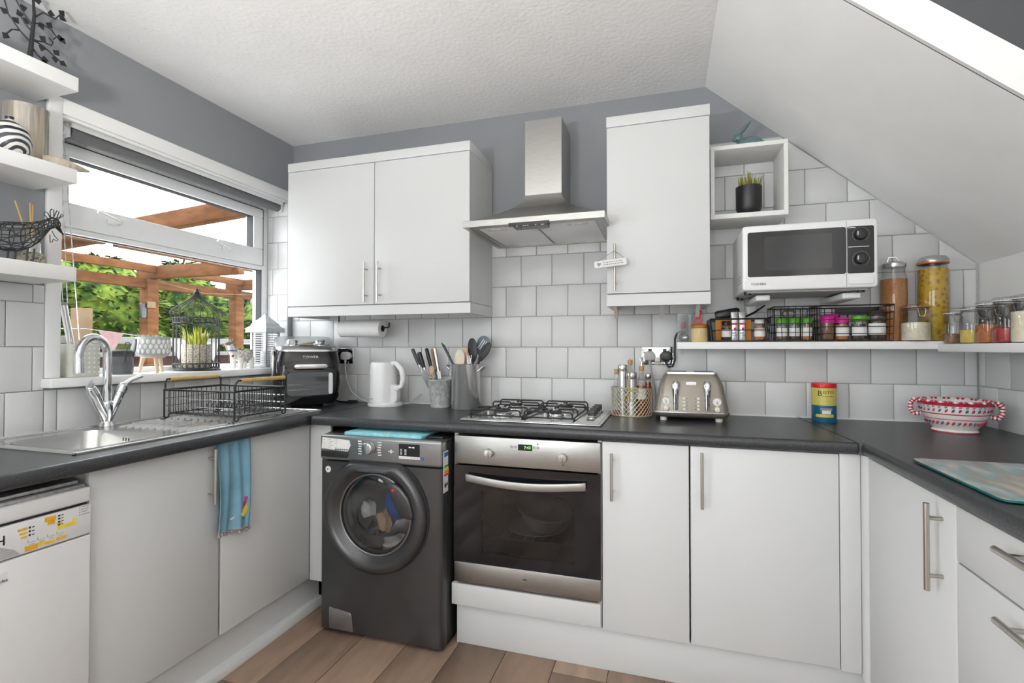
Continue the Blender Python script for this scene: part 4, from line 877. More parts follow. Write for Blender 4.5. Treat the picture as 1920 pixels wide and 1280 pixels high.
for x in (-.062, .062):
    lv = part(ts, 'lever', B().tube([(tx+x, tfront(.05)-.006, WT+.05), (tx+x, tfront(.09)-.010, WT+.09), (tx+x, tfront(.13)-.012, WT+.13), (tx+x, tfront(.15)-.012, WT+.152), (tx+x, tfront(.16)-.010, WT+.165)], [.010, .011, .014, .0185, .012], 14), 'chrome', label='chrome teardrop lever')
    part(lv, 'lever_slot', B().box(tx+x-.002, tx+x+.002, tfront(.09)-.024, tfront(.09)-.02, WT+.05, WT+.115), 'ink')
for x in (-.1, .1):
    c = (tx+x, tfront(.085), WT+.085)
    d = part(ts, 'gauge', B().cyl((c[0], c[1]+.004, c[2]), (c[0], c[1]-.005, c[2]), .0185, .017, 22), 'chrome')
    part(d, 'gauge_face', B().cyl((c[0], c[1]-.004, c[2]), (c[0], c[1]-.0058, c[2]), .0145, n=20), 'dial_white'); part(d, 'gauge_needle', B().box(c[0]-.001, c[0]+.001, c[1]-.0064, c[1]-.0056, c[2]-.01, c[2]+.002), 'ink')
    part(ts, 'browning_knob', B().lathe([(.0125, 0), (.013, .008), (.010, .018), (0, .020)], (0, 0, 0), 18).xf(Matrix.Translation((tx+x, tfront(.055), WT+.055)) @ Matrix.Rotation(PI/2, 4, 'X')), 'cream', label='cream knob')
for i in range(4):
    for x in (-.028, .028):
        z = .052+i*.0145; part(ts, 'button', B().lathe([(.0062, 0), (.006, .005), (0, .007)], (0, 0, 0), 12).xf(Matrix.Translation((tx+x, tfront(z), WT+z)) @ Matrix.Rotation(PI/2, 4, 'X')), 'cream')
        part(ts, 'button_mark', B().box(tx+x*.62-.003, tx+x*.62+.003, tfront(z)-.0012, tfront(z)+.001, WT+z-.001, WT+z+.001), 'ink')
bd = part(ts, 'badge', B().prism(rpoly(-.02, .02, -.006, .006, .0059, 5), 'y', -.003, .003).xf(Matrix.Translation((tx, tfront(.158), WT+.158)) @ Matrix.Rotation(R(-14), 4, 'X')), 'chrome_dull', label='small oval maker badge')
text(bd, 'brand_lettering', 'DeLonghi', .0085, Matrix.Translation((tx, tfront(.158)-.0034, WT+.158)) @ Matrix.Rotation(R(76), 4, 'X'), 'ink', .0003)

# ---------------------------------------------------------------- left wall shelves and what stands on them
FS = {}
for nm, z in (('top', 2.098), ('middle', 1.780), ('bottom', 1.444)):
    FS[nm] = z+.049
    single('floating_shelf', B().box(.0005 if z > 1.45 else .009, .225, -2.1, -1.295, z, z+.049), 'white_paint', {'top': 'top white floating shelf, carrying the black metal tree', 'middle': 'middle white floating shelf, carrying the streaked vase', 'bottom': 'lowest white floating shelf, carrying the wire hen'}[nm], 'shelf', 'floating shelves left of the window', .002)
# metal tree silhouette
tz = FS['top']; X = .11
tr = thing('metal_tree', 'black metal tree ornament on the top shelf', 'ornament', (X, -1.375, tz))
part(tr, 'base', B().box(X-.02, X+.02, -1.42, -1.315, tz+.0005, tz+.005), 'iron', .001)
part(tr, 'trunk', B().tube([(X, -1.375, tz+.004), (X, -1.37, tz+.06), (X, -1.365, tz+.13), (X, -1.36, tz+.20), (X, -1.365, tz+.27)], [.013, .008, .006, .005, .003], 8), 'iron')
def sp(pts): return [(X, y, tz+z) for y, z in pts]
brs = [[(-1.367, .10), (-1.40, .125), (-1.43, .16), (-1.44, .20)], [(-1.366, .115), (-1.335, .11), (-1.305, .095), (-1.285, .085)], [(-1.363, .17), (-1.34, .185), (-1.31, .18), (-1.295, .165), (-1.305, .15)], [(-1.365, .16), (-1.395, .195), (-1.42, .235), (-1.41, .265)],
       [(-1.362, .19), (-1.335, .225), (-1.30, .225), (-1.285, .25)], [(-1.36, .115), (-1.33, .125), (-1.31, .125), (-1.305, .14), (-1.318, .148)], [(-1.368, .09), (-1.35, .07), (-1.335, .062)], [(-1.366, .14), (-1.385, .155), (-1.395, .17)], [(-1.40, .125), (-1.42, .115), (-1.432, .095)]]
for b_ in brs: part(tr, 'branch', B().tube(sp(b_), [.0035]+[.0022]*(len(b_)-1), 6), 'iron')
def leaf(y, z, a, l=.024, w=.011):
    q = [(0, 0), (l*.35, w), (l, 0), (l*.35, -w)]
    part(tr, 'leaf', B().prism([(y+u*math.cos(R(a))-v*math.sin(R(a)), tz+z+u*math.sin(R(a))+v*math.cos(R(a))) for u, v in q], 'x', X-.0012, X+.0012), 'iron')
for y, z, a in ((-1.44, .2, 110), (-1.43, .16, 160), (-1.415, .143, 60), (-1.285, .085, -20), (-1.30, .095, -80), (-1.30, .1, 60), (-1.335, .062, -60), (-1.34, .066, 0), (-1.295, .165, 10), (-1.32, .183, 70), (-1.41, .265, 80), (-1.42, .235, 170), (-1.285, .25, 60), (-1.31, .226, 100), (-1.395, .17, 120), (-1.39, .16, 40), (-1.432, .095, -110), (-1.335, .112, -100), (-1.34, .126, 60), (-1.345, .185, -60), (-1.40, .20, 30), (-1.288, .245, -20), (-1.366, .27, 80), (-1.285, .17, -40), (-1.36, .25, 30)): leaf(y, z, a)
# middle shelf
tz = FS['middle']
single('vase', B().lathe([(.055, 0), (.058, .01), (.058, .185), (.06, .2), (.056, .2), (.053, .19), (.053, .02), (0, .02)], (.085, -1.366, tz+.0005), 36), 'stripe_vase', 'tall streaked brown and grey vase on the middle shelf', 'vase')
zp = thing('lidded_pot', 'black and white striped pot with a lid on the middle shelf', 'pot', (.165, -1.452, tz+.0005))
part(zp, 'pot', B().lathe([(.035, 0), (.05, .015), (.055, .045), (.05, .07), (.044, .078)], (.165, -1.452, tz+.0005), 30), 'zebra')
part(zp, 'lid', B().lathe([(.047, .078), (.044, .088), (.02, .105), (.008, .112), (.012, .122), (0, .127)], (.165, -1.452, tz+.0005), 30), 'zebra')
single('driftwood_fish', loft([([(x, z) for x, z in rpoly(-w, w, -h, h, min(w, h)*.9, 4)], t, 0) for t, w, h in ((0, .004, .012), (.03, .016, .02), (.07, .017, .019), (.11, .01, .01), (.135, .004, .004))]).xf(Matrix.Translation((.165, -1.365, tz+.021)) @ Matrix.Rotation(R(-6), 4, 'Z') @ Matrix.Rotation(R(-90), 4, 'X')), 'driftwood', 'grey driftwood fish lying at the end of the middle shelf', 'ornament')
# bottom shelf: wire hen and reed diffuser
tz = FS['bottom']; X = .135
hen = thing('wire_hen', 'black wire hen ornament on the lowest shelf', 'ornament', (X, -1.40, tz))
def hz(px, v): return (-1.449+.00147*px, 1.588+.00031*px-(v-435)*.00172)
prof_ = [(-30, 440, 20), (-15, 441, 25), (5, 443, 29), (25, 444, 29), (45, 442, 27), (60, 436, 23), (72, 428, 17), (82, 420, 13), (90, 416, 12), (98, 416, 10), (104, 420, 6)]
rings_ = []
for px, v, rv in prof_:
    y, z = hz(px, v); rad = rv*.0016; rings_.append([(X+rad*.9*math.cos(2*PI*k/12), y, z+rad*math.sin(2*PI*k/12)) for k in range(12)])
for rg in rings_: part(hen, 'wire_hoop', B().tube(rg, .0017, 5, True), 'dark_wire')
for k in range(12): part(hen, 'wire', B().tube([rg[k] for rg in rings_], .0017, 5), 'dark_wire')
for k in range(6):
    part(hen, 'wire', B().tube([rings_[i][(k*2+i) % 12] for i in range(7)], .0013, 5), 'dark_wire')
part(hen, 'beak', B().cyl((X, *hz(100, 423)), (X, *hz(115, 442)), .008, .001, 8), 'iron')
for a, b_ in ((78, 398), (90, 392), (101, 395), (110, 402)):
    y, z = hz(a, b_); y2, z2 = hz(90+(a-90)*.45, 408); part(hen, 'comb', B().tube([(X, y2-.004, z2), (X, y-.006, z-.004), (X, y-.002, z+.006), (X, y+.005, z+.004), (X, y2+.005, z2)], .0015, 5), 'dark_wire')
part(hen, 'wattle', B().tube([(X, *hz(90, 432)), (X, *hz(96, 443)), (X, *hz(103, 450)), (X, *hz(100, 453)), (X, *hz(93, 449)), (X, *hz(91, 455)), (X, *hz(87, 456)), (X, *hz(86, 440))], .0013, 5), 'dark_wire')
for px, dx in ((14, -.02), (27, -.02), (34, .02), (46, .02)):
    y, z = hz(px+3, 468); y2, _ = hz(px, 492); part(hen, 'leg', B().tube([(X+dx, y, z), (X+dx, y2, tz+.004)], .003, 6), 'dark_wire')
for dx in (-.02, .02): part(hen, 'foot', B().tube([(X+dx, hz(12, 0)[0], tz+.003), (X+dx, hz(50, 0)[0], tz+.003)], .0028, 6), 'dark_wire')
df = thing('reed_diffuser', 'woven-textured pot holding three reed sticks behind the wire hen', 'diffuser', (.06, -1.332, tz+.0005))
part(df, 'pot', B().lathe([(.03, 0), (.038, .012), (.039, .03), (.034, .048), (.028, .052)], (.06, -1.332, tz+.0005), 26), 'basket_pot')
part(df, 'bottle', B().lathe([(.024, .052), (.024, .085), (.012, .1), (.012, .115)], (.06, -1.332, tz+.0005), 20), 'foil')
for a, b_ in ((-.048, 0), (-.012, .01), (.005, -.006)): part(df, 'reed', B().cyl((.06, -1.332, tz+.06), (.06+b_, -1.332+a, tz+.222), .0022, n=6), 'reed')

# ---------------------------------------------------------------- window: blind, sill things
bl = thing('roller_blind', 'grey roller blind rolled up under the window head', 'blind', (-.06, -.62, 2.03))
part(bl, 'head_rail', B().box(-.105, -.02, -1.195, -.046, 2.085, 2.0955), 'white_plastic', .002)
part(bl, 'roll', B().cyl((-.06, -1.155, 2.056), (-.06, -.062, 2.056), .026, n=24), 'blind_grey')
part(bl, 'valance', B().prism([(-.028, 2.066), (-.024, 2.066), (-.022, 2.084), (-.03, 2.084)], 'y', -1.165, -.055), 'white_plastic')
for y in (-1.166, -.052): part(bl, 'end_bracket', B().box(-.085, -.035, y-.006, y+.006, 2.03, 2.0848), 'white_plastic', .002)
part(bl, 'chain_wheel', B().cyl((-.06, -1.18, 2.056), (-.06, -1.172, 2.056), .022, n=16), 'white_plastic')
for i, (a, b_) in enumerate((((-.05, -1.176, 2.04), (-.02, -1.125, 1.16)), ((-.07, -1.176, 2.04), (-.03, -1.155, 1.14)))):
    part(bl, 'bead_chain', B().tube([Vector(a).lerp(Vector(b_), t/44)+Vector((0, 0, 0)) for t in range(45)], [.0023 if t % 2 else .0011 for t in range(45)], 6), 'chrome_dull')
part(bl, 'chain_loop', B().tube([(-.02, -1.125, 1.16), (-.02, -1.128, 1.135), (-.025, -1.145, 1.125), (-.03, -1.155, 1.14)], .0018, 6), 'chrome_dull')
ch = thing('hanging_rod', 'slim silver cylinder hanging in the window beside the bead chain', 'ornament', (-.02, -1.165, 1.19))
part(ch, 'tube', B().cyl((-.03, -1.182, 1.385), (-.02, -1.157, 1.205), .0115, n=16), 'chrome_dull')
part(ch, 'cap', B().cyl((-.0305, -1.183, 1.39), (-.03, -1.182, 1.378), .0125, n=16), 'ink_grey')
part(ch, 'wire', B().tube([(-.02, -1.157, 1.205), (-.019, -1.154, 1.17), (-.02, -1.15, 1.155), (-.02, -1.142, 1.158)], .0016, 6), 'dark_wire')
part(ch, 'cord', B().cyl((-.03, -1.182, 1.385), (-.045, -1.2, 1.70), .001, n=5), 'white_matt')
SZ = 1.1062
pp = thing('planter', 'cream pot punched with rows of dots at the left end of the sill', 'plant pot', (-.03, -1.135, SZ))
part(pp, 'pot', B().prism(rpoly(-.085, .025, -1.19, -1.078, .02, 4), 'z', SZ, SZ+.126), 'pot_cream', .003)
for i in range(6):
    for j in range(6): part(pp, 'dot', B().cyl((.0245, -1.178+i*.0175, SZ+.018+j*.018), (.0262, -1.178+i*.0175, SZ+.018+j*.018), .0036, n=8), 'pot_hole')
dk = thing('bird_pot', 'squat dark grey pot with wire loop and upright tail on the sill', 'pot', (-.05, -.965, SZ))
part(dk, 'pot', B().lathe([(.045, 0), (.05, .004), (.052, .03), (.05, .065), (.043, .085), (.046, .092), (.046, .1), (.04, .104), (.04, .09)], (-.05, -.965, SZ), 30, 1, 1), 'pot_dark')
for z in (.078, .086, .094): part(dk, 'wire_ring', B().tube(arc((-.05, -.965, SZ+z), .048, 0, 345, 24, 'xy'), .0018, 6), 'dark_wire')
part(dk, 'wire_loop', B().tube([(.0, -.975, SZ+.05), (.001, -.97, SZ+.09), (0, -.965, SZ+.115)] + arc((0, -.965, SZ+.125), .01, -90, 225, 10, 'yz'), .0018, 6), 'dark_wire')
part(dk, 'tail', loft([(rpoly(-w, w, -.004, .004, .0035, 2), z, y) for z, w, y in ((0, .012, 0), (.05, .015, .012), (.1, .014, .022), (.125, .011, .028), (.14, .004, .031))]).xf(Matrix.Translation((-.045, -.93, SZ+.01)) @ Matrix.Rotation(0, 4, 'Z')), 'pot_dark', label='upright grey tail')
part(dk, 'base', B().lathe([(.048, 0), (.05, .003), (.05, .006)], (-.05, -.965, SZ), 30), 'ink_grey')
# hexagon-relief pot on legs
hp_ = thing('legged_planter', 'grey honeycomb-relief planter on three wooden legs', 'plant pot', (-.06, -.81, SZ))
c = (-.06, -.81, SZ)
part(hp_, 'pot', B().lathe([(.0, .072), (.05, .072), (.06, .08), (.065, .1), (.065, .16), (.062, .16), (.06, .148), (0, .148)], c, 36), 'pot_grey')
rel = B()
for k in range(20):
    for j in range(3):
        a = 2*PI*(k+.5*(j % 2))/20; z = .096+j*.021; ca, sa = math.cos(a), math.sin(a)
        q = [(0, -.0125), (.0072, -.006), (.0072, .006), (0, .0125), (-.0072, .006), (-.0072, -.006)]
        o_ = [(c[0]+ca*.0645-sa*u, c[1]+sa*.0645+ca*u, c[2]+z+w_) for u, w_ in q]; i_ = [(c[0]+ca*.0675-sa*u*.7, c[1]+sa*.0675+ca*u*.7, c[2]+z+w_*.75) for u, w_ in q]
        rel.add(o_+i_, [tuple(range(6, 12))]+[(m, (m+1) % 6, 6+(m+1) % 6, 6+m) for m in range(6)])
ro = part(hp_, 'relief', rel, 'white_matt'); ro['kind'] = 'stuff'
part(hp_, 'leg_ring', B().lathe([(.045, .066), (.047, .072)], c, 24), 'wood_leg')
for a in (-20, 100, 220): part(hp_, 'leg', B().cyl((c[0]+.036*math.cos(R(a)), c[1]+.036*math.sin(R(a)), c[2]+.072), (c[0]+.052*math.cos(R(a)), c[1]+.052*math.sin(R(a)), c[2]), .0095, .006, 12), 'wood_leg')
def rosette(par, c, n, r, l, m, seed=1, up=.6):
    q = random.Random(seed)
    for i in range(n):
        a = q.uniform(0, 2*PI); d = q.uniform(0, r); e = Vector((math.cos(a)*(1-up*q.random()), math.sin(a)*(1-up*q.random()), q.uniform(.3, 1.0))).normalized()*l*q.uniform(.7, 1.15)
        p = Vector(c)+Vector((math.cos(a)*d, math.sin(a)*d, 0)); part(par, 'leaf', B().tube([p, p+e*.5+Vector((0, 0, .002)), p+e], [l*.11, l*.13, .0005], 5), m)
rosette(hp_, (c[0], c[1], c[2]+.15), 26, .045, .03, 'succulent_pale', 3, .2)
# bird cage with potted grass inside
cx, cy = -.06, -.592
cg = thing('bird_cage', 'dark wire bird cage lantern with onion dome on the sill', 'bird cage', (cx, cy, SZ))
part(cg, 'base_plate', B().lathe([(.105, 0), (.107, .004), (.1, .008), (0, .008)], (cx, cy, SZ), 40), 'dark_wire')
CR = .098
for z0, z1 in ((.012, .036), (.232, .258)):
    bd = part(cg, 'lace_band', B().tube(arc((cx, cy, SZ+z0), CR, 0, 352, 44, 'xy'), .0022, 6, True).tube(arc((cx, cy, SZ+z1), CR, 0, 352, 44, 'xy'), .0022, 6, True), 'dark_wire')
    for k in range(26):
        a = 2*PI*k/26; da = PI/26
        part(bd, 'lace_loop', B().tube([(cx+CR*math.cos(a+da*math.sin(t)*.95), cy+CR*math.sin(a+da*math.sin(t)*.95), SZ+(z0+z1)/2+(z1-z0)*.48*math.cos(t)) for t in [2*PI*i/8 for i in range(8)]], .0019, 4, True), 'dark_wire')
for k in range(22):
    a = 2*PI*k/22; ca, sa = math.cos(a), math.sin(a)
    part(cg, 'bar', B().cyl((cx+CR*ca, cy+CR*sa, SZ+.008), (cx+CR*ca, cy+CR*sa, SZ+.258), .0016, n=6), 'dark_wire')
    dome = [(.098, .258), (.108, .268), (.112, .282), (.104, .298), (.082, .315), (.055, .333), (.032, .353), (.016, .372), (.007, .386)]
    part(cg, 'dome_rib', B().tube([(cx+r_*ca, cy+r_*sa, SZ+z) for r_, z in dome], .0017, 6), 'dark_wire')
part(cg, 'finial', B().lathe([(.01, .378), (.014, .384), (.008, .392), (.006, .396), (.008, .401), (0, .408)], (cx, cy, SZ), 16), 'dark_wire')
part(cg, 'hanging_ring', B().tube(arc((cx, cy+.008, SZ+.388), .012, 0, 345, 14, 'yz'), .0013, 5), 'dark_wire')
gp = thing('potted_grass', 'mosaic pot of yellow-green spiky grass inside the bird cage', 'plant', (cx, cy, SZ+.0085))
part(gp, 'pot', B().lathe([(.06, 0), (.062, .003), (.064, .12), (.061, .12), (.06, .11), (0, .11)], (cx, cy, SZ+.0085), 30), 'mosaic_pot')
q = random.Random(4)
for i in range(70):
    a = q.uniform(0, 2*PI); d = q.uniform(0, .045); b_ = Vector((cx+d*math.cos(a), cy+d*math.sin(a), SZ+.118)); l = q.uniform(.05, .1); o_ = Vector((math.cos(a)*d*.5, math.sin(a)*d*.5, l))
    part(gp, 'blade', B().tube([b_, b_+o_*.6, b_+o_+Vector((math.cos(a)*.006, math.sin(a)*.006, 0))], [.0034, .003, .0006], 4), 'grass_yellow')
# llama planter
lx, ly = -.055, -.335
lm = thing('llama_planter', 'white llama-shaped planter with a green succulent on the sill', 'plant pot', (lx, ly, SZ))
part(lm, 'body', B().lathe([(.0, .038), (.035, .04), (.05, .055), (.053, .075), (.048, .1), (.044, .1), (.04, .09), (0, .09)], (lx, ly+.02, SZ), 28, .85, 1.12), 'llama_fur')
part(lm, 'neck', B().tube([(lx, ly-.02, SZ+.06), (lx, ly-.045, SZ+.09), (lx, ly-.06, SZ+.12), (lx, ly-.062, SZ+.132)], [.026, .02, .0145, .013], 12), 'llama_white')
hd_ = part(lm, 'head', B().sph((lx, ly-.066, SZ+.136), (.013, .022, .013), 14, 9).sph((lx, ly-.084, SZ+.132), (.009, .013, .008), 12, 8), 'llama_brown', label='grey-brown llama head')
for s_ in (-1, 1): part(hd_, 'ear', B().cyl((lx+s_*.007, ly-.056, SZ+.144), (lx+s_*.011, ly-.05, SZ+.162), .005, .001, 8), 'llama_brown')
for y in (-.055, -.03): part(lm, 'bib', B().sph((lx+.012, ly+y, SZ+.062), (.018, .012, .02), 10, 8), 'llama_white')
part(lm, 'collar', B().tube(arc((lx, ly-.05, SZ+.096), .021, 0, 345, 16, 'xy'), .0035, 6), 'spark_blue'); part(lm, 'tassel', B().sph((lx+.018, ly-.062, SZ+.068), .008, 8, 6), 'chilli')
for y in (-.018, .055):
    for x in (-.025, .025): part(lm, 'leg', B().cyl((lx+x, ly+y, SZ+.06), (lx+x, ly+y, SZ), .0165, .012, 12), 'llama_white')
rosette(lm, (lx, ly+.02, SZ+.088), 18, .02, .042, 'succulent', 9, .1)
# lantern
nx, ny = -.045, -.165
ln = thing('lantern', 'grey metal slatted lantern with pagoda roof at the right end of the sill', 'lantern', (nx, ny, SZ))
part(ln, 'base', B().box(nx-.058, nx+.058, ny-.058, ny+.058, SZ, SZ+.016), 'lantern_metal', .003)
for sx_ in (-1, 1):
    for sy_ in (-1, 1): part(ln, 'post', B().box(nx+sx_*.048-.006, nx+sx_*.048+.006, ny+sy_*.048-.006, ny+sy_*.048+.006, SZ+.016, SZ+.205), 'lantern_metal')
for j in range(14):
    z = SZ+.026+j*.0128; part(ln, 'slat', B().box(nx-.05, nx+.05, ny-.0505, ny-.0475, z, z+.004), 'lantern_metal'); part(ln, 'slat', B().box(nx+.0475, nx+.0505, ny-.05, ny+.05, z, z+.004), 'lantern_metal')
rf = B()
for w0, z0, w1, z1 in ((.072, .2, .072, .222), (.072, .222, .055, .236), (.055, .236, .05, .25), (.05, .25, .02, .282), (.02, .282, .006, .30)):
    rf.add([(nx+a*w, ny+b_*w, SZ+z) for w, z in ((w0, z0), (w1, z1)) for a, b_ in ((-1, -1), (1, -1), (1, 1), (-1, 1))], [(k, (k+1) % 4, 4+(k+1) % 4, 4+k) for k in range(4)])
rf.box(nx-.072, nx+.072, ny-.072, ny+.072, SZ+.199, SZ+.201)
part(ln, 'roof', rf, 'lantern_metal', ang=20); part(ln, 'finial', B().sph((nx, ny, SZ+.303), .007, 10, 8), 'lantern_metal')
part(ln, 'candle', B().cyl((nx, ny, SZ+.016), (nx, ny, SZ+.09), .025, n=18), 'white_matt')

# ---------------------------------------------------------------- dish rack
RX0, RX1, RY0, RY1, RZ = .125, .50, -.90, -.62, .9178
rk = thing('dish_rack', 'black wire dish rack with wooden handles on the drainer', 'dish rack', (.31, -.76, RZ))
part(rk, 'top_rail', B().tube([(RX0, RY0, 1.04), (RX1, RY0, 1.04), (RX1, RY1, 1.04), (RX0, RY1, 1.04)], .0045, 8, True), 'black_wire')
part(rk, 'base_frame', B().tube([(RX0, RY0+.03, .938), (RX1, RY0+.03, .938), (RX1, RY1-.03, .938), (RX0, RY1-.03, .938)], .003, 6, True), 'black_wire')
for z in (.972, 1.004): part(rk, 'hoop', B().tube([(RX0, RY0, z), (RX1, RY0, z), (RX1, RY1, z), (RX0, RY1, z)], .0018, 6, True), 'chrome_dull')
for i in range(13):
    x = RX0+.026+i*.0268; part(rk, 'wire', B().tube([(x, RY0, 1.04), (x, RY0, .945), (x, RY0+.012, .938), (x, RY0+.03, .938)], .0017, 6), 'black_wire'); part(rk, 'wire', B().tube([(x, RY1, 1.04), (x, RY1, .945), (x, RY1-.012, .938), (x, RY1-.03, .938)], .0017, 6), 'black_wire')
for i in range(10):
    y = RY0+.026+i*.0253; part(rk, 'wire', B().tube([(RX0, y, 1.04), (RX0, y, .945), (RX0+.012, y, .938)], .0017, 6), 'black_wire'); part(rk, 'wire', B().tube([(RX1, y, 1.04), (RX1, y, .945), (RX1-.012, y, .938)], .0017, 6), 'black_wire')
for y in (-.84, -.76, -.68): part(rk, 'base_wire', B().cyl((RX0, y, .938), (RX1, y, .938), .0017, n=6), 'black_wire')
for x in (RX0, RX1):
    s_ = -1 if x == RX0 else 1
    h = part(rk, 'handle', B().cyl((x+s_*.004, RY0+.03, 1.084), (x+s_*.004, RY1-.012, 1.084), .0085, n=14), 'bamboo', label='round wooden handle')
    part(rk, 'handle_wire', B().tube([(x, RY0+.004, 1.04), (x, RY0+.004, 1.07), (x+s_*.004, RY0+.014, 1.084), (x+s_*.004, RY0+.032, 1.084)], .0038, 8), 'black_wire')
    part(rk, 'handle_wire', B().tube([(x, RY1-.0, 1.04), (x, RY1-.0, 1.07), (x+s_*.004, RY1-.006, 1.082), (x+s_*.004, RY1-.014, 1.084)], .0038, 8), 'black_wire')
    for y in (RY0, RY1):
        q_ = .02 if y == RY0 else -.02
        part(rk, 'leg', B().tube([(x, y, 1.04), (x, y, RZ+.006), (x, y+q_*.25, RZ+.003), (x, y+q_*.75, RZ+.003), (x, y+q_, RZ+.008), (x, y+q_, .934), (x, y+q_*1.6, .938)], .0036, 8), 'black_wire')
for i in range(9):
    x = .2+i*.027; part(rk, 'plate_divider', B().tube(arc((x, -.72, .94), .045, 0, 180, 10, 'yz'), .0017, 6), 'black_wire')

# ---------------------------------------------------------------- wall sockets, paper roll
def socket(x0, x1, z0, z1, label):
    s = thing('double_socket', label, 'socket', ((x0+x1)/2, -.01, z0), group='chrome wall sockets')
    part(s, 'plate', B().box(x0, x1, -.0165, -.009, z0, z1), 'chrome', .002)
    for i in range(2):
        cx_ = x0+(x1-x0)*(.27+.46*i); part(s, 'insert', B().box(cx_-.022, cx_+.022, -.0178, -.016, z0+.012, z0+.05), 'black_plastic')
        part(s, 'switch', B().box(cx_-.008, cx_+.008, -.0195, -.016, z1-.026, z1-.010), 'black_plastic', .002)
    return s
socket(.292, .437, 1.126, 1.214, 'chrome double socket behind the air fryer, kettle plugged in')
socket(2.044, 2.19, 1.137, 1.222, 'chrome double socket left of the jar shelf, behind the toaster')
def plug(x, z, m, path, r_, label):
    p = thing('power_plug', label, 'plug', (x, -.03, z-.02), group='plugs in the sockets')
    part(p, 'body', B().prism([(x-.019, z-.02), (x+.019, z-.02), (x+.025, z-.006), (x+.024, z+.012), (x+.014, z+.024), (x-.014, z+.024), (x-.024, z+.012), (x-.025, z-.006)], 'y', -.048, -.018), m, .004)
    part(p, 'strain_relief', B().cyl((x, -.034, z-.018), (x, -.034, z-.038), .007, .005, 10), m)
    part(p, 'cable', B().tube(path, r_, 8), m)
plug(.398, 1.17, 'white_plastic', [(.398, -.034, 1.135), (.40, -.036, 1.09), (.415, -.04, 1.03), (.45, -.05, .97), (.52, -.06, .93), (.58, -.08, .918), (.625, -.1, .915)], .0032, 'round white plug with white cable leading to the kettle')
plug(2.083, 1.178, 'grey_plastic', [(2.083, -.034, 1.143), (2.09, -.034, 1.10), (2.105, -.032, 1.03), (2.112, -.03, .95), (2.13, -.035, .92)], .0042, 'grey plug with cable running down behind the toaster')
plug(2.158, 1.178, 'black_plastic', [(2.158, -.034, 1.142), (2.166, -.036, 1.128), (2.185, -.04, 1.13), (2.196, -.05, 1.16), (2.1955, -.06, 1.21), (2.196, -.06, 1.26), (2.205, -.07, 1.285), (2.222, -.08, 1.295), (2.24, -.085, 1.285)], .0045, 'black plug with cable looping up to the jar shelf')
ph = thing('paper_roll_holder', 'black metal paper towel holder under the wall cabinet', 'holder', (.6, -.15, 1.32))
part(ph, 'rod', B().tube([(.43, -.15, 1.325), (.745, -.15, 1.325), (.752, -.15, 1.332), (.752, -.15, 1.352)], .004, 8), 'black_wire')
part(ph, 'arm', B().tube([(.44, -.15, 1.325), (.44, -.15, 1.42), (.46, -.15, 1.431)], .004, 8), 'black_wire')
pr_ = thing('paper_roll', 'white kitchen paper roll hanging under the wall cabinet', 'paper roll', (.585, -.15, 1.275))
part(pr_, 'paper', B().lathe([(.017, 0), (.044, 0), (.044, .255), (.017, .255), (.017, 0)], (0, 0, 0), 36).xf(Matrix.Translation((.458, -.15, 1.32)) @ Matrix.Rotation(PI/2, 4, 'Y')), 'paper')
part(pr_, 'tube', B().lathe([(.0135, -.001), (.017, -.001), (.017, .2565), (.0135, .2565), (.0135, -.001)], (0, 0, 0), 24).xf(Matrix.Translation((.458, -.15, 1.32)) @ Matrix.Rotation(PI/2, 4, 'Y')), 'card_tube')
part(pr_, 'loose_sheet', B().grid(lambda u, v: (.46+u*.251, -.15-.0445*math.cos(R(20+70*v)), 1.32-.0445*math.sin(R(20+70*v))), 4, 8, (0, 0, -.0008)), 'paper')

# ---------------------------------------------------------------- worktop things along the back wall
kp = (1.03, -.105, WT)
pt = thing('utensil_pot', 'embossed galvanised pot full of knives left of the steel pot', 'pot', kp)
part(pt, 'pot', B().lathe([(.05, 0), (.051, .004), (.066, .138), (.069, .14), (.069, .145), (.064, .145), (.049, .008), (0, .008)], kp, 32), 'galvanised')
def rod(p0, p1): return Vector(p0), Vector(p1)
def knife(i, top, foot, hl, hm, label, hr=.009, bw=.011):
    p1, p0 = Vector(top), Vector(foot); d = (p1-p0).normalized(); mid = p1-d*hl
    k = thing('kitchen_knife', label, 'knife', foot, group='knives and tools in the galvanised pot')
    part(k, 'handle', B().tube([mid, mid+d*hl*.3, mid+d*hl*.7, p1-d*.004, p1], [hr*.85, hr, hr*1.05, hr, hr*.5], 10), hm)
    part(k, 'bolster', B().tube([mid-d*.012, mid+d*.002], hr*.8, 8), 'blade')
    s_ = d.cross(Vector((0, 1, 0))).normalized(); a, b_ = mid-d*.01, p0
    part(k, 'blade', B().add([a+s_*bw+Vector((0, -.001, 0)), a-s_*bw+Vector((0, -.001, 0)), b_+Vector((0, -.001, 0)), a+s_*bw+Vector((0, .001, 0)), a-s_*bw+Vector((0, .001, 0)), b_+Vector((0, .001, 0))], [(0, 1, 2), (3, 5, 4), (0, 3, 4, 1), (1, 4, 5, 2), (2, 5, 3, 0)]), 'blade')
for i, a in enumerate((((.882, -.135, 1.212), (1.0, -.11, .93), .09, 'knife_grey', 'grey-handled knife leaning furthest left in the galvanised pot', .0095), ((.925, -.145, 1.195), (1.01, -.12, .93), .085, 'black_plastic', 'black curved-handled knife, second from left in the pot', .012),
    ((.945, -.10, 1.215), (1.025, -.10, .93), .10, 'black_plastic', 'black knife in the middle of the galvanised pot', .010), ((.965, -.075, 1.212), (1.035, -.095, .93), .10, 'cork', 'wooden-handled knife between black and silver ones in the pot', .0075),
    ((.993, -.10, 1.218), (1.05, -.105, .93), .115, 'chrome_dull', 'pale silver-handled knife at the right of the galvanised pot', .0115))): knife(i, *a[:5], a[5])
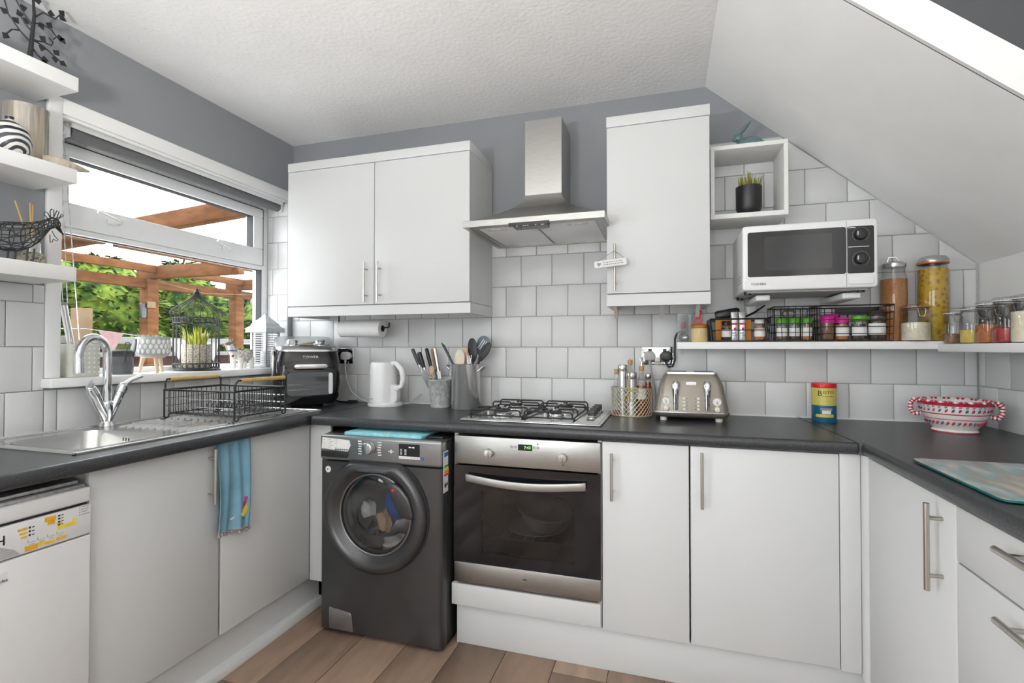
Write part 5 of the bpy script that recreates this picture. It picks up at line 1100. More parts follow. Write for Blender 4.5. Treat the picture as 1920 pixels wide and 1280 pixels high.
fd = B().add([(.985, -.142, 1.10), (1.02, -.142, 1.10), (1.015, -.142, 1.05), (.99, -.142, 1.05), (.985, -.139, 1.10), (1.02, -.139, 1.10), (1.015, -.139, 1.05), (.99, -.139, 1.05)], [(0, 1, 2, 3), (7, 6, 5, 4), (0, 4, 5, 1), (1, 5, 6, 2), (2, 6, 7, 3), (3, 7, 4, 0)])
single('wooden_spoon', B().sph((.985, -.118, 1.10), (.017, .008, .024), 14, 9).cyl((.99, -.116, 1.085), (1.01, -.11, .93), .005, n=8), 'beech', 'small wooden spoon among the knives', 'spoon', 'knives and tools in the galvanised pot')
sp_ = (1.186, -.135, WT)
po = thing('steel_stock_pot', 'tall shiny steel pot holding cooking utensils beside the hob', 'pot', sp_)
part(po, 'pot', B().lathe([(.07, 0), (.074, .004), (.074, .222), (.0765, .225), (.0735, .227), (.071, .222), (.071, .006), (0, .006)], sp_, 40), 'pot_steel')
for s_ in (-1, 1): part(po, 'handle', B().tube([(sp_[0]+s_*.07, sp_[1]-.022, WT+.19), (sp_[0]+s_*.098, sp_[1]-.02, WT+.214), (sp_[0]+s_*.108, sp_[1], WT+.218), (sp_[0]+s_*.098, sp_[1]+.02, WT+.214), (sp_[0]+s_*.07, sp_[1]+.022, WT+.19)], .0048, 8), 'chrome_dull')
UG = 'utensils in the steel pot'
def stick(b, foot, top, r_=.005): return b.cyl(foot, top, r_, n=8)
def paddle(c, w, h, t, ang_y, m, nm, label, cat, foot, slots=0):
    u = thing(nm, label, cat, foot, group=UG)
    M = Matrix.Translation(c) @ Matrix.Rotation(ang_y, 4, 'Y')
    pts = [(w*.42*math.sin(2*PI*i/24)*(1+.18*math.cos(2*PI*i/24)), h/2*math.cos(2*PI*i/24)) for i in range(24)]
    part(u, 'head', B().prism(pts, 'y', -t/2, t/2).xf(M), m, .001)
    lo_ = M @ Vector((0, 0, -h*.42)); part(u, 'shaft', B().cyl(lo_, foot, .0055, n=8), m)
    for k in range(slots):
        x = (k-(slots-1)/2)*w*.13; part(u, 'slot', B().box(x-.0022, x+.0022, -t/2-.0006, t/2+.0006, -h*.2, h*.3).xf(M @ Matrix.Rotation(R(20), 4, 'Y')), 'label_white')
paddle((1.218, -.125, 1.205), .058, .125, .006, R(-4), 'utensil_black', 'serving_spoon', 'black slotted spoon standing in the steel pot', 'spoon', (1.195, -.135, .93), 0)
paddle((1.285, -.135, 1.195), .05, .115, .006, R(32), 'utensil_black', 'spatula', 'black spatula leaning right out of the steel pot', 'spatula', (1.17, -.14, .93))
paddle((1.262, -.095, 1.225), .085, .11, .004, R(14), 'utensil_grey', 'slotted_turner', 'grey slotted turner at the back of the steel pot', 'turner', (1.18, -.12, .93), 4)
paddle((1.165, -.165, 1.155), .062, .11, .006, R(0), 'beech_pale', 'wooden_paddle', 'pale rounded wooden paddle at the front of the steel pot', 'spoon', (1.175, -.15, .93))
single('wooden_stick', B().box(1.172, 1.196, -.14, -.13, .93, 1.214), 'beech', 'flat square-ended wooden stick in the steel pot', 'stick', UG, .001)
single('whisk_fork', B().tube([(1.225, -.165, .93), (1.222, -.172, 1.10), (1.212, -.176, 1.15), (1.21, -.176, 1.18)], [.005, .005, .004, .002], 8).tube([(1.222, -.172, 1.10), (1.228, -.176, 1.15), (1.232, -.176, 1.182)], [.004, .004, .002], 8).tube([(1.222, -.172, 1.10), (1.22, -.178, 1.15), (1.222, -.178, 1.178)], [.004, .004, .002], 8), 'chrome_dull', 'silver serving fork in front of the black spoon', 'fork', UG)
single('sharpening_steel', B().tube([(1.155, -.15, .93), (1.118, -.15, 1.14), (1.07, -.15, 1.225), (1.055, -.15, 1.245)], [.005, .006, .008, .001], 8), 'knife_grey', 'grey pointed blade leaning left out of the steel pot', 'knife', UG)

# bottle basket
bk_ = thing('bottle_basket', 'pale gold diamond-mesh wire basket of bottles beside the toaster', 'basket', (2.005, -.15, WT))
def bsec(a): # rounded-hexagon outline
    return (2.005+.089*math.cos(a)*(1+.0*a), -.148+.062*math.sin(a))
NB = 40
for z in (.002, .127): part(bk_, 'rim', B().tube([(*bsec(2*PI*i/NB), WT+z) for i in range(NB)], .0022, 6, True), 'gold_wire')
part(bk_, 'base', B().prism([bsec(2*PI*i/NB) for i in range(NB)], 'z', WT+.0005, WT+.002), 'gold_wire')
for k in range(30):
    for s_ in (-1, 1): part(bk_, 'mesh_wire', B().tube([(*bsec(2*PI*(k/30+s_*t*.2)), WT+.002+.125*t) for t in [j/10 for j in range(11)]], .0012, 4), 'gold_wire')
part(bk_, 'bow', B().tube([(2.0, -.214, WT+.118), (1.985, -.218, WT+.10), (1.975, -.216, WT+.075)], .0025, 6).tube([(2.0, -.214, WT+.118), (2.025, -.216, WT+.112), (2.045, -.212, WT+.114)], .0025, 6), 'grass_yellow')
BG = 'bottles in the mesh basket'; Z0 = WT+.0022
def bottle(x, y, r_, zb, zs, zn, rn, label, cap, liq=None, lz=0, pour=False):
    b = thing('oil_bottle', label, 'bottle', (x, y, Z0), group=BG)
    part(b, 'glass', B().lathe([(r_*.9, 0), (r_, .004), (r_, zb), (r_*.8, zb+.012), (rn, zs), (rn, zn)], (x, y, Z0), 20), 'jar_glass')
    if liq: part(b, 'liquid', B().lathe([(0, .003), (r_*.88, .003), (r_*.9, .01), (r_*.9, lz), (0, lz)], (x, y, Z0), 20), liq)
    part(b, 'stopper', B().lathe([(rn*.9, zn-.006), (rn*1.25, zn), (rn*1.25, zn+.016), (rn*1.1, zn+.018), (0, zn+.018)], (x, y, Z0), 14), cap)
    if pour: part(b, 'pourer', B().tube([(x, y, Z0+zn+.015), (x+.002, y, Z0+zn+.035), (x-.008, y, Z0+zn+.052)], [.006, .004, .003], 8), 'chrome_dull')
    return b
bottle(1.938, -.155, .018, .12, .165, .19, .0075, 'slim clear bottle with cork at the left of the basket', 'cork', 'chilli', .02)
bottle(1.997, -.118, .02, .18, .215, .232, .009, 'cork-stoppered bottle at the back of the basket', 'cork', 'oil_dark', .10)
b = bottle(2.05, -.16, .0225, .15, .185, .205, .009, 'amber oil bottle with metal pourer in the basket', 'cork', 'oil_amber', .135, True)
part(b, 'label', B().tube([(2.05+.0229*math.cos(R(a)), -.16+.0229*math.sin(R(a)), Z0+.105) for a in range(200, 341, 10)], .0005, 4), 'label_white')
part(b, 'paper_label', B().grid(lambda u, v: (2.05+.0231*math.cos(R(200+140*u)), -.16+.0231*math.sin(R(200+140*u)), Z0+.075+.05*v), 10, 1, (0, -.0004, 0)), 'label_white', label='white paper label')
b = bottle(2.078, -.135, .014, .155, .165, .17, .012, 'small jar of red chillies at the right of the basket', 'chrome_dull', 'chilli', .15)
for x, y, r_, h, lb in ((1.966, -.148, .0205, .228, 'taller steel spice mill in the bottle basket'), (2.008, -.178, .0225, .195, 'shorter steel spice mill at the front of the basket')):
    m_ = thing('spice_mill', lb, 'mill', (x, y, Z0), group=BG)
    part(m_, 'body', B().lathe([(r_, 0), (r_, h-.03)], (x, y, Z0), 24), 'pot_steel'); part(m_, 'head', B().lathe([(r_*.96, h-.03), (r_*1.03, h-.028), (r_*1.03, h-.004), (r_*.9, h), (0, h)], (x, y, Z0), 24), 'chrome_dull')
single('wooden_skewer', B().cyl((1.995, -.207, Z0+.06), (2.003, -.205, WT+.262), .0032, .002, 8), 'wood_light', 'thin wooden skewer upright in the bottle basket', 'skewer', BG)

# gravy tin
gx, gy = 2.787, -.105
gt = thing('gravy_tin', 'yellow and teal gravy tin with red lid against the tiles', 'tin', (gx, gy, WT))
part(gt, 'body', B().lathe([(.0445, 0), (.0455, .003), (.0455, .07), (.0455, .07)], (gx, gy, WT), 36), 'tin_teal')
part(gt, 'upper_body', B().lathe([(.0455, .07), (.0455, .142)], (gx, gy, WT), 36), 'tin_yellow')
part(gt, 'lid', B().lathe([(.0465, .142), (.047, .144), (.047, .158), (.0455, .161), (0, .161)], (gx, gy, WT), 36), 'tin_red')
fa = math.atan2(co.location.x-gx, -(co.location.y-gy))*1.0       # direction the printed front faces
def wrap(bm_v, r_): # bend flat print (u right, w up) round the tin, centred on the camera-facing front
    out = []
    for u, d, w_ in bm_v:
        a = -PI/2 - .10 + u/r_; out.append((gx+(r_+d)*math.cos(a), gy+(r_+d)*math.sin(a), WT+w_))
    return out
def tin_text(s, size, u, w_, m):
    o = text(gt, 'lettering', s, size, Matrix.Identity(4), m, .0003)
    me = o.data; bmm = bmesh.new(); bmm.from_mesh(me); bmesh.ops.subdivide_edges(bmm, edges=[e for e in bmm.edges if e.calc_length() > .006], cuts=2)
    for vv_ in bmm.verts:
        lx_, ly_, lz_ = vv_.co + Vector(gt.location); p = wrap([(lx_+u, .0004+lz_, ly_+w_)], .0456)[0]; vv_.co = Vector(p)-Vector(gt.location)
    bmm.to_mesh(me); bmm.free()
tin_text('B', .032, -.022, .119, 'ink'); tin_text('ISTO', .019, .010, .124, 'ink'); tin_text('for all meat dishes', .0055, .008, .108, 'ink')
def tin_patch(nm, uw, m, t=.0006):
    n = 14; b = B(); vs = wrap([(uw[0]+(uw[1]-uw[0])*i/n, t if j < 2 else 0, (uw[2], uw[3], uw[3], uw[2])[j]) for i in range(n+1) for j in range(4)], .0455)
    b.add(vs, [(i*4+j, i*4+(j+1) % 4, i*4+4+(j+1) % 4, i*4+4+j) for i in range(n) for j in range(4)]); part(gt, nm, b, m)
tin_patch('print_band', (-.038, .03, .022, .034), 'tin_gold'); tin_patch('print_plate', (-.014, .018, .036, .05), 'label_white'); tin_patch('print_plate', (-.02, .024, .05, .06), 'ink_grey')

# patterned bowl with rope handles
bx, by = 3.17, -.25
bo = thing('fruit_bowl', 'red and white hand-painted bowl with two rope handles', 'bowl', (bx, by, WT))
prof_b = [(.0, .006), (.066, .0), (.068, .004), (.063, .012), (.07, .022), (.095, .045), (.112, .068), (.118, .09), (.124, .108), (.128, .113), (.122, .115), (.112, .09), (.09, .05), (.06, .026), (0, .02)]
K_ = lambda r: r if r < .068 else .068+(r-.068)*.66
part(bo, 'bowl', B().lathe([(K_(r_), z) for r_, z in prof_b], (bx, by, WT), 48), 'bowl_white')
def band(r0, z0, r1, z1, m): part(bo, 'painted_band', B().lathe([(K_(r0)+.0008, z0), (K_(r1)+.0008, z1), (K_(r1)-.003, z1), (K_(r0)-.003, z0), (K_(r0)+.0008, z0)], (bx, by, WT), 48), m)
band(.0683, .001, .0683, .005, 'bowl_red'); band(.0985, .05, .1, .0525, 'bowl_red'); band(.1115, .068, .113, .072, 'bowl_red'); band(.1215, .100, .1275, .1125, 'bowl_red')
for k in range(34):
    a = 2*PI*k/34
    for r_, z, m, l in ((.0905, .038, 'bowl_red' if k % 3 else 'bowl_blue', .016), (.1165, .084, 'bowl_blue' if k % 2 else 'bowl_red', .013), (.1212, .097, 'ink_grey', .009)):
        r_ = K_(r_); p = Vector((bx+r_*math.cos(a), by+r_*math.sin(a), WT+z)); t_ = Vector((-math.sin(a), math.cos(a), 0)); n_ = Vector((math.cos(a), math.sin(a), .6 if z < .06 else .2))
        part(bo, 'painted_leaf', B().tube([p-t_*.004-Vector((0, 0, l/2)), p+n_*.0008, p+t_*.004+Vector((0, 0, l/2))], [.0008, .0046, .0008], 5), m)
for k in range(48):
    a = 2*PI*k/48; part(bo, 'rim_bead', B().sph((bx+.1055*math.cos(a), by+.1055*math.sin(a), WT+.114), (.006, .006, .0045), 8, 6), 'bowl_red' if k % 3 else 'bowl_white')
for s_ in (-1, 1):
    d = Vector((.91, -.41, 0))*s_; c_ = Vector((bx, by, WT))
    pts = [c_+d*.099+Vector((0, 0, .104)), c_+d*.116+Vector((0, 0, .112)), c_+d*.127+Vector((0, 0, .098)), c_+d*.127+Vector((0, 0, .075)), c_+d*.118+Vector((0, 0, .058)), c_+d*.096+Vector((0, 0, .06))]
    h = part(bo, 'handle', B().tube(pts, .0075, 10), 'bowl_white', label='looped rope handle')
    for i in range(len(pts)-1):
        for t_ in (.25, .75):
            p = pts[i].lerp(pts[i+1], t_); q_ = (pts[i+1]-pts[i]).normalized(); part(h, 'handle_stripe', B().cyl(p-q_*.0025, p+q_*.0025, .0082, n=10), 'bowl_red')

# glass worktop saver
gb = thing('glass_board', 'rectangular patterned glass board with teal edge on the right-hand worktop', 'board', (2.94, -1.06, WT))
part(gb, 'glass', B().prism(rpoly(2.793, 3.09, -1.255, -.865, .02), 'z', WT+.0045, WT+.0085), 'glass_board')
part(gb, 'edge', B().prism(rpoly(2.7915, 3.0915, -1.2565, -.8635, .021), 'z', WT+.003, WT+.0075), 'board_edge')
for x in (2.82, 3.06):
    for y in (-1.23, -.89): part(gb, 'foot', B().cyl((x, y, WT), (x, y, WT+.0035), .008, n=10), 'rubber')

# ---------------------------------------------------------------- cube shelf with plant and rabbit
cs = thing('cube_shelf', 'white open box shelf on the wall beside the tall cabinet', 'shelf', (2.488, -.115, 1.762))
for b_ in (B().box(2.34, 2.636, -.22, -.0095, 1.762, 1.782), B().box(2.34, 2.636, -.22, -.0095, 2.054, 2.072), B().box(2.34, 2.356, -.22, -.0095, 1.782, 2.054), B().box(2.62, 2.636, -.22, -.0095, 1.782, 2.054)): part(cs, 'board', b_, 'white_matt', .001)
bp_ = thing('potted_plant', 'black pot of short spiky grass standing in the box shelf', 'plant', (2.50, -.135, 1.7825))
part(bp_, 'pot', B().lathe([(.032, 0), (.034, .008), (.044, .018), (.051, .035), (.052, .128), (.048, .128), (.047, .115), (0, .115)], (2.50, -.135, 1.7825), 30), 'pot_black')
q = random.Random(11)
for i in range(46):
    a = q.uniform(0, 2*PI); d = q.uniform(0, .042); b_ = Vector((2.50+d*math.cos(a), -.135+d*math.sin(a), 1.895)); l = q.uniform(.035, .06)*(1.25-d*10)
    part(bp_, 'blade', B().tube([b_, b_+Vector((d*math.cos(a)*.3, d*math.sin(a)*.3, l+.012))], [.0042, .001], 5), 'grass_tip')
rx, ry, rz_ = 2.503, -.13, 2.0725
rb_ = thing('rabbit_figurine', 'teal glazed rabbit figurine on top of the box shelf', 'ornament', (rx, ry, rz_))
part(rb_, 'body', B().sph((rx+.005, ry, rz_+.03), (.042, .024, .0298), 20, 12).sph((rx+.03, ry, rz_+.026), (.026, .022, .0258), 16, 10).sph((rx-.03, ry, rz_+.03), (.02, .018, .024), 14, 9), 'rabbit_glaze')
part(rb_, 'head', B().sph((rx-.042, ry, rz_+.058), (.021, .016, .018), 16, 10).sph((rx-.054, ry, rz_+.053), (.012, .011, .011), 12, 8), 'rabbit_glaze')
for s_ in (-1, 1):
    e = part(rb_, 'ear', B().tube([(rx-.038, ry+s_*.006, rz_+.07), (rx-.018, ry+s_*.009, rz_+.098), (rx+.008, ry+s_*.01, rz_+.125)], [.004, .008, .002], 10), 'rabbit_glaze', label='long upright ear')
part(rb_, 'tail', B().sph((rx+.052, ry, rz_+.03), .009, 10, 8), 'rabbit_glaze')
part(rb_, 'paw', B().sph((rx-.03, ry-.012, rz_+.008), (.016, .008, .0078), 10, 8), 'rabbit_glaze')

# ---------------------------------------------------------------- jar shelves on the right
single('wall_shelf', B().box(2.203, 3.25, -.185, -.0095, 1.212, 1.243), 'white_paint', 'long white wall shelf of baskets and jars below the microwave', 'shelf', bevel=.002)
single('wall_shelf', B().box(3.148, 3.359, -.95, -.187, 1.203, 1.232), 'white_paint', 'short white shelf of clip-top jars on the right-hand wall', 'shelf', bevel=.002)
S1, S2 = 1.2432, 1.2322
tb = thing('clear_tub', 'clear plastic tub with red odds and ends at the shelf end', 'tub', (2.235, -.09, S1))
part(tb, 'tub', B().box(2.205, 2.207, -.15, -.03, S1, S1+.128).box(2.262, 2.264, -.15, -.03, S1, S1+.128).box(2.207, 2.262, -.15, -.148, S1, S1+.128).box(2.207, 2.262, -.032, -.03, S1, S1+.128).box(2.207, 2.262, -.148, -.032, S1, S1+.002), 'clear_plastic')
part(tb, 'red_item', B().sph((2.231, -.11, S1+.075), (.012, .012, .016), 12, 8), 'red'); part(tb, 'metal_item', B().sph((2.24, -.115, S1+.02), (.016, .014, .016), 10, 6), 'chrome'); part(tb, 'dark_item', B().sph((2.225, -.09, S1+.022), (.016, .02, .02), 10, 6), 'black_plastic')
mj = thing('mustard_jar', 'tan stoneware jar with brown rim at the left of the shelf', 'jar', (2.297, -.142, S1))
part(mj, 'body', B().lathe([(.033, 0), (.036, .004), (.036, .056), (.034, .062)], (2.297, -.142, S1), 30), 'mustard_jar')
part(mj, 'rim', B().lathe([(.0345, .06), (.037, .064), (.036, .074), (.031, .078), (.028, .076), (.028, .066), (0, .066)], (2.297, -.142, S1), 30), 'mustard_lid')
ms = thing('measuring_spoon', 'red plastic spoon handle with two holes in the stoneware jar', 'spoon', (2.293, -.142, S1+.066), group=None)
def ring_plate(b, c, rw, rh, hole, t):
    n = 20; o = [(c[0]+rw*math.cos(2*PI*i/n), c[1]+rh*math.sin(2*PI*i/n)) for i in range(n)]; h = [(c[0]+hole*rw*math.cos(2*PI*i/n), c[1]+hole*rh*math.sin(2*PI*i/n)) for i in range(n)]
    y = -.142; vs = [(x, y-t, z) for x, z in o]+[(x, y-t, z) for x, z in h]+[(x, y+t, z) for x, z in o]+[(x, y+t, z) for x, z in h]
    b.add(vs, [f for i in range(n) for j in [(i+1) % n] for f in ((i, j, n+j, n+i), (2*n+i, 3*n+i, 3*n+j, 2*n+j), (i, 2*n+i, 2*n+j, j), (n+i, n+j, 3*n+j, 3*n+i))])
rg = B(); ring_plate(rg, (2.293, S1+.092), .0165, .022, .45, .003); ring_plate(rg, (2.293, S1+.128), .0155, .017, .42, .003); rg.box(2.283, 2.303, -.144, -.14, S1+.108, S1+.117).box(2.285, 2.301, -.144, -.14, S1+.0665, S1+.074)
part(ms, 'handle', rg, 'red')
# jars
def jar(nm, x, y, z, r_, h, label, cap, content=None, ch=.6, lbl=None, group=None, capm=None, neck=.8, ch_h=.018, capr=1.0, cat='jar'):
    j = thing(nm, label, cat, (x, y, z), group=group)
    part(j, 'glass', B().lathe([(r_*.93, 0), (r_, .004), (r_, h*.72), (r_*neck, h*.82), (r_*neck, h-ch_h)], (x, y, z), 24), 'jar_glass')
    if content: part(j, 'contents', B().lathe([(0, .003), (r_*.9, .003), (r_*.93, .006), (r_*.93, h*.72*ch), (0, h*.72*ch)], (x, y, z), 24), content)
    part(j, 'lid', B().lathe([(r_*neck*1.08*capr, h-ch_h), (r_*neck*1.1*capr, h-ch_h+.002), (r_*neck*1.1*capr, h-.002), (r_*neck*capr, h), (0, h)], (x, y, z), 24), cap)
    if lbl: part(j, 'label', B().grid(lambda u, v: (x+(r_+.0006)*math.cos(R(195+150*u)), y+(r_+.0006)*math.sin(R(195+150*u)), z+h*(.18+.38*v)), 12, 1, (0, -.0004, 0)), lbl)
    return j
# black wire baskets
def wire_basket(x0, x1, y0, y1, z0, h, flare, label, nx, nz, rw=.0016, cut=False):
    b = thing('wire_basket', label, 'basket', ((x0+x1)/2, (y0+y1)/2, z0), group='black wire baskets on the jar shelf')
    def ringp(t): e = flare*t; return [(x0-e, y0-e*.3, z0+.003+h*t), (x1+e, y0-e*.3, z0+.003+h*t), (x1+e, y1+e*.3, z0+.003+h*t), (x0-e, y1+e*.3, z0+.003+h*t)]
    part(b, 'rim', B().tube(ringp(1), rw*2, 6, True), 'black_wire'); part(b, 'base_ring', B().tube(ringp(0), rw*1.5, 6, True), 'black_wire')
    for j in range(1, nz): part(b, 'wire_hoop', B().tube(ringp(j/nz), rw, 5, True), 'black_wire')
    for i in range(nx+1):
        t = i/nx; lo, hi = ringp(0), ringp(1)
        for a, c_ in ((0, 1), (3, 2)):
            if a == 0 and cut: continue
            part(b, 'wire', B().cyl(Vector(lo[a]).lerp(Vector(lo[c_]), t), Vector(hi[a]).lerp(Vector(hi[c_]), t), rw, n=5), 'black_wire')
    for i in range(5):
        t = i/4; lo, hi = ringp(0), ringp(1)
        for a, c_ in ((0, 3), (1, 2)): part(b, 'wire', B().cyl(Vector(lo[a]).lerp(Vector(lo[c_]), t), Vector(hi[a]).lerp(Vector(hi[c_]), t), rw, n=5), 'black_wire')
        part(b, 'base_wire', B().cyl(Vector(lo[0]).lerp(Vector(lo[3]), t), Vector(lo[1]).lerp(Vector(lo[2]), t), rw, n=5), 'black_wire')
    return b
w1 = wire_basket(2.352, 2.562, -.178, -.03, S1, .094, .012, 'low black basket of packets and jars beside the stoneware jar', 3, 2, .002, True)
part(w1, 'side_plate', B().prism([(-.18, S1+.003), (-.03, S1+.003), (-.026, S1+.097), (-.184, S1+.097)], 'x', 2.344, 2.347).xf(rot(0, R(-6), 'Y', (2.345, 0, S1))), 'black_plastic'); 
w2 = wire_basket(2.592, 2.742, -.178, -.03, S1, .142, .004, 'tall black wire basket holding the green-capped spice jars', 6, 4, .0016)
part(w2, 'handle_opening', B().tube([(x, -.184, z) for x, z in rpoly(2.618, 2.665, S1+.101, S1+.127, .012, 3)], .0022, 6, True), 'black_wire')
w3 = wire_basket(2.758, 3.008, -.178, -.03, S1, .142, .004, 'wide black wire basket holding pink and green lidded jars', 9, 5, .0016, True)
part(w3, 'back_panel', B().box(2.85, 3.008, -.033, -.030, S1+.115, S1+.147), 'black_plastic')
SJ = S1+.0062
G1 = 'packets and jars in the low black basket'
single('orange_clip', B().prism(rpoly(2.366, 2.394, SJ, SJ+.10, .012), 'y', -.10, -.09), 'orange_box', 'orange plastic clip at the left of the low basket', 'clip', G1, .002)
jar('spice_jar', 2.408, -.13, SJ, .02, .085, 'small jar with white label left of the silver packets', 'black_plastic', 'spice_dark', .9, 'label_white', G1)
single('orange_box', B().box(2.39, 2.43, -.085, -.055, SJ, SJ+.095), 'orange_box', 'orange carton at the back left of the low basket', 'box', G1, .001)
single('orange_box', B().box(2.478, 2.512, -.10, -.065, SJ, SJ+.095), 'orange_box', 'orange carton right of the silver packets', 'box', G1, .001)
for i, x in enumerate((2.441, 2.4725)):
    pk = thing('foil_packet', ('left', 'right')[i]+'-hand silver packet with red print in the low basket', 'packet', (x, -.125, SJ), group=G1)
    part(pk, 'bag', loft([(rpoly(-.0148, .0148, -w, w, w*.8, 3), z, 0) for z, w in ((0, .01), (.02, .014), (.07, .013), (.11, .006), (.124, .0012))]).xf(Matrix.Translation((x, -.125, SJ))), 'foil')
    for z0_, z1_, m, a, c_ in ((.068, .076, 'red', -.012, .012), (.045, .056, 'red', -.004, .007), (.03, .034, 'ink', -.01, .004), (.022, .025, 'spark_blue', -.009, .01)): part(pk, 'print', B().box(x+a, x+c_, -.1405, -.1375, SJ+z0_, SJ+z1_), m)
jar('spice_jar', 2.538, -.14, SJ, .021, .09, 'white-lidded jar with a cream label at the right of the low basket', 'white_plastic', 'spice_orange', .9, 'label_white', G1)
single('glasses_case', loft([(rpoly(-.018, .018, -.016, .016, .012, 4), 0, 0), (rpoly(-.021, .021, -.019, .019, .014, 4), .01, 0), (rpoly(-.021, .021, -.019, .019, .014, 4), .092, 0), (rpoly(-.015, .015, -.014, .014, .01, 4), .102, 0)]).xf(Matrix.Translation((2.37, -.06, S1+.118)) @ Matrix.Rotation(R(80), 4, 'Y')), 'black_plastic', 'black oblong case lying on top of the low basket', 'case')
single('metal_tool', B().tube([(2.475, -.12, S1+.104), (2.53, -.07, S1+.13), (2.575, -.045, S1+.162)], [.004, .005, .003], 8), 'black_wire', 'black rod sticking out of the low basket', 'tool')
G2 = 'green-capped spice jars'
for i, x in enumerate((2.622, 2.6685, 2.7145)):
    jar('spice_jar', x, -.145, SJ, .0205, .092, ('left', 'middle', 'right')[i]+' spice jar with green cap in the tall wire basket', 'green_cap', ('spice_brown', 'spice_dark', 'spice_orange')[i], .85, 'label_white', G2, neck=.97, ch_h=.02)
G3 = 'jars in the wide wire basket'
jar('spice_jar', 2.792, -.135, SJ, .0245, .10, 'brown jar with bright pink cap at the left of the wide basket', 'pink_cap', 'spice_brown', .95, None, G3, neck=.95, ch_h=.03)
jar('spice_jar', 2.846, -.135, SJ, .024, .092, 'orange-labelled jar with pink cap in the wide basket', 'pink_cap', 'spice_orange', .95, 'label_white', G3, neck=.95, ch_h=.022)
jar('spice_jar', 2.904, -.14, SJ, .027, .098, 'dark jar with bright green lid in the wide basket', 'green_cap', 'spice_dark', .9, 'label_white', G3, neck=.95, ch_h=.02)
jar('coffee_jar', 2.966, -.135, SJ, .031, .118, 'large dark jar with white label at the right of the wide basket', 'spice_dark', 'spice_dark', .95, 'label_white', G3, neck=.9, ch_h=.02)
jar('spice_jar', 2.828, -.075, SJ, .024, .11, 'jar with dull pink cap at the back of the wide basket', 'pink_cap', 'spice_brown', .9, None, G3, neck=.95, ch_h=.025)
# storage jars
def clip_jar(nm, x, y, z, r_, h, label, content, ch, group=None, lidm='jar_glass', seal='seal_orange', wire=True):
    j = thing(nm, label, 'jar', (x, y, z), group=group)
    part(j, 'glass', B().lathe([(r_*.92, 0), (r_, .006), (r_, h*.80), (r_*.88, h*.86), (r_*.88, h*.9)], (x, y, z), 28), 'jar_glass')
    if content: part(j, 'contents', B().lathe([(0, .004), (r_*.9, .004), (r_*.94, .01), (r_*.94, h*.8*ch), (r_*.5, h*.8*ch+.003), (0, h*.8*ch+.004)], (x, y, z), 28), content)
    part(j, 'seal', B().lathe([(r_*.8, h*.9), (r_*1.0, h*.9), (r_*1.0, h*.915), (r_*.8, h*.915), (r_*.8, h*.9)], (x, y, z), 28), seal)
    part(j, 'lid', B().lathe([(r_*.98, h*.915), (r_*.98, h*.95), (r_*.8, h*.985), (r_*.4, h), (0, h)], (x, y, z), 28), lidm)
    if wire:
        part(j, 'clip_band', B().tube(arc((x, y, z+h*.87), r_*.9, 0, 350, 26, 'xy'), .0014, 5, True), 'chrome')
        part(j, 'clip', B().tube([(x-.012, y-r_*.92, z+h*.88), (x-.012, y-r_*1.12, z+h*.80), (x-.008, y-r_*1.1, z+h*.66), (x+.008, y-r_*1.1, z+h*.66), (x+.012, y-r_*1.12, z+h*.80), (x+.012, y-r_*.92, z+h*.88)], .0016, 6), 'chrome')
    return j
lj = thing('storage_jar', 'tall glass jar of orange lentils with a metal lid', 'jar', (3.052, -.066, S1))
part(lj, 'glass', B().lathe([(.043, 0), (.046, .006), (.047, .25), (.04, .282), (.039, .305)], (3.052, -.066, S1), 30), 'jar_glass')
part(lj, 'contents', B().lathe([(0, .004), (.043, .004), (.0445, .01), (.0445, .255), (0, .258)], (3.052, -.066, S1), 30), 'lentils')
part(lj, 'lid', B().lathe([(.042, .303), (.0425, .305), (.0425, .318), (.03, .326), (0, .328)], (3.052, -.066, S1), 30), 'chrome_dull')
part(lj, 'lid_handle', B().tube([(3.03, -.066, S1+.325), (3.035, -.066, S1+.345), (3.06, -.066, S1+.348), (3.072, -.066, S1+.326)], .003, 6), 'chrome')
clip_jar('storage_jar', 3.185, -.071, S1, .052, .345, 'tall glass jar of yellow pasta with an orange seal', 'pasta', 1.05, lidm='chrome_dull', wire=False)
clip_jar('storage_jar', 3.092, -.151, S1, .049, .145, 'squat clip-top jar half full of cream sugar', 'sugar', .62)
G4 = 'clip-top jars on the right-hand shelf'
clip_jar('storage_jar', 3.181, -.222, S2, .028, .125, 'smallest clip-top jar at the corner end of the right shelf', 'spice_brown', .35, G4, seal='white_matt')
clip_jar('storage_jar', 3.212, -.295, S2, .042, .135, 'clip-top jar of yellow powder on the right shelf', 'cornflour', .45, G4, seal='white_matt')
clip_jar('storage_jar', 3.212, -.388, S2, .042, .145, 'clip-top jar of orange spice on the right shelf', 'paprika', .55, G4, seal='white_matt')
clip_jar('storage_jar', 3.212, -.481, S2, .042, .15, 'clip-top jar of dark red spice on the right shelf', 'chilli', .4, G4, seal='white_matt')
clip_jar('storage_jar', 3.212, -.574, S2, .042, .15, 'clip-top jar of pale grains cut off by the right edge', 'sugar', .8, G4, seal='white_matt')
single('storage_box', B().box(3.268, 3.355, -.62, -.20, S2, S2+.135), 'black_plastic', 'long black box behind the clip-top jars', 'box', bevel=.003)

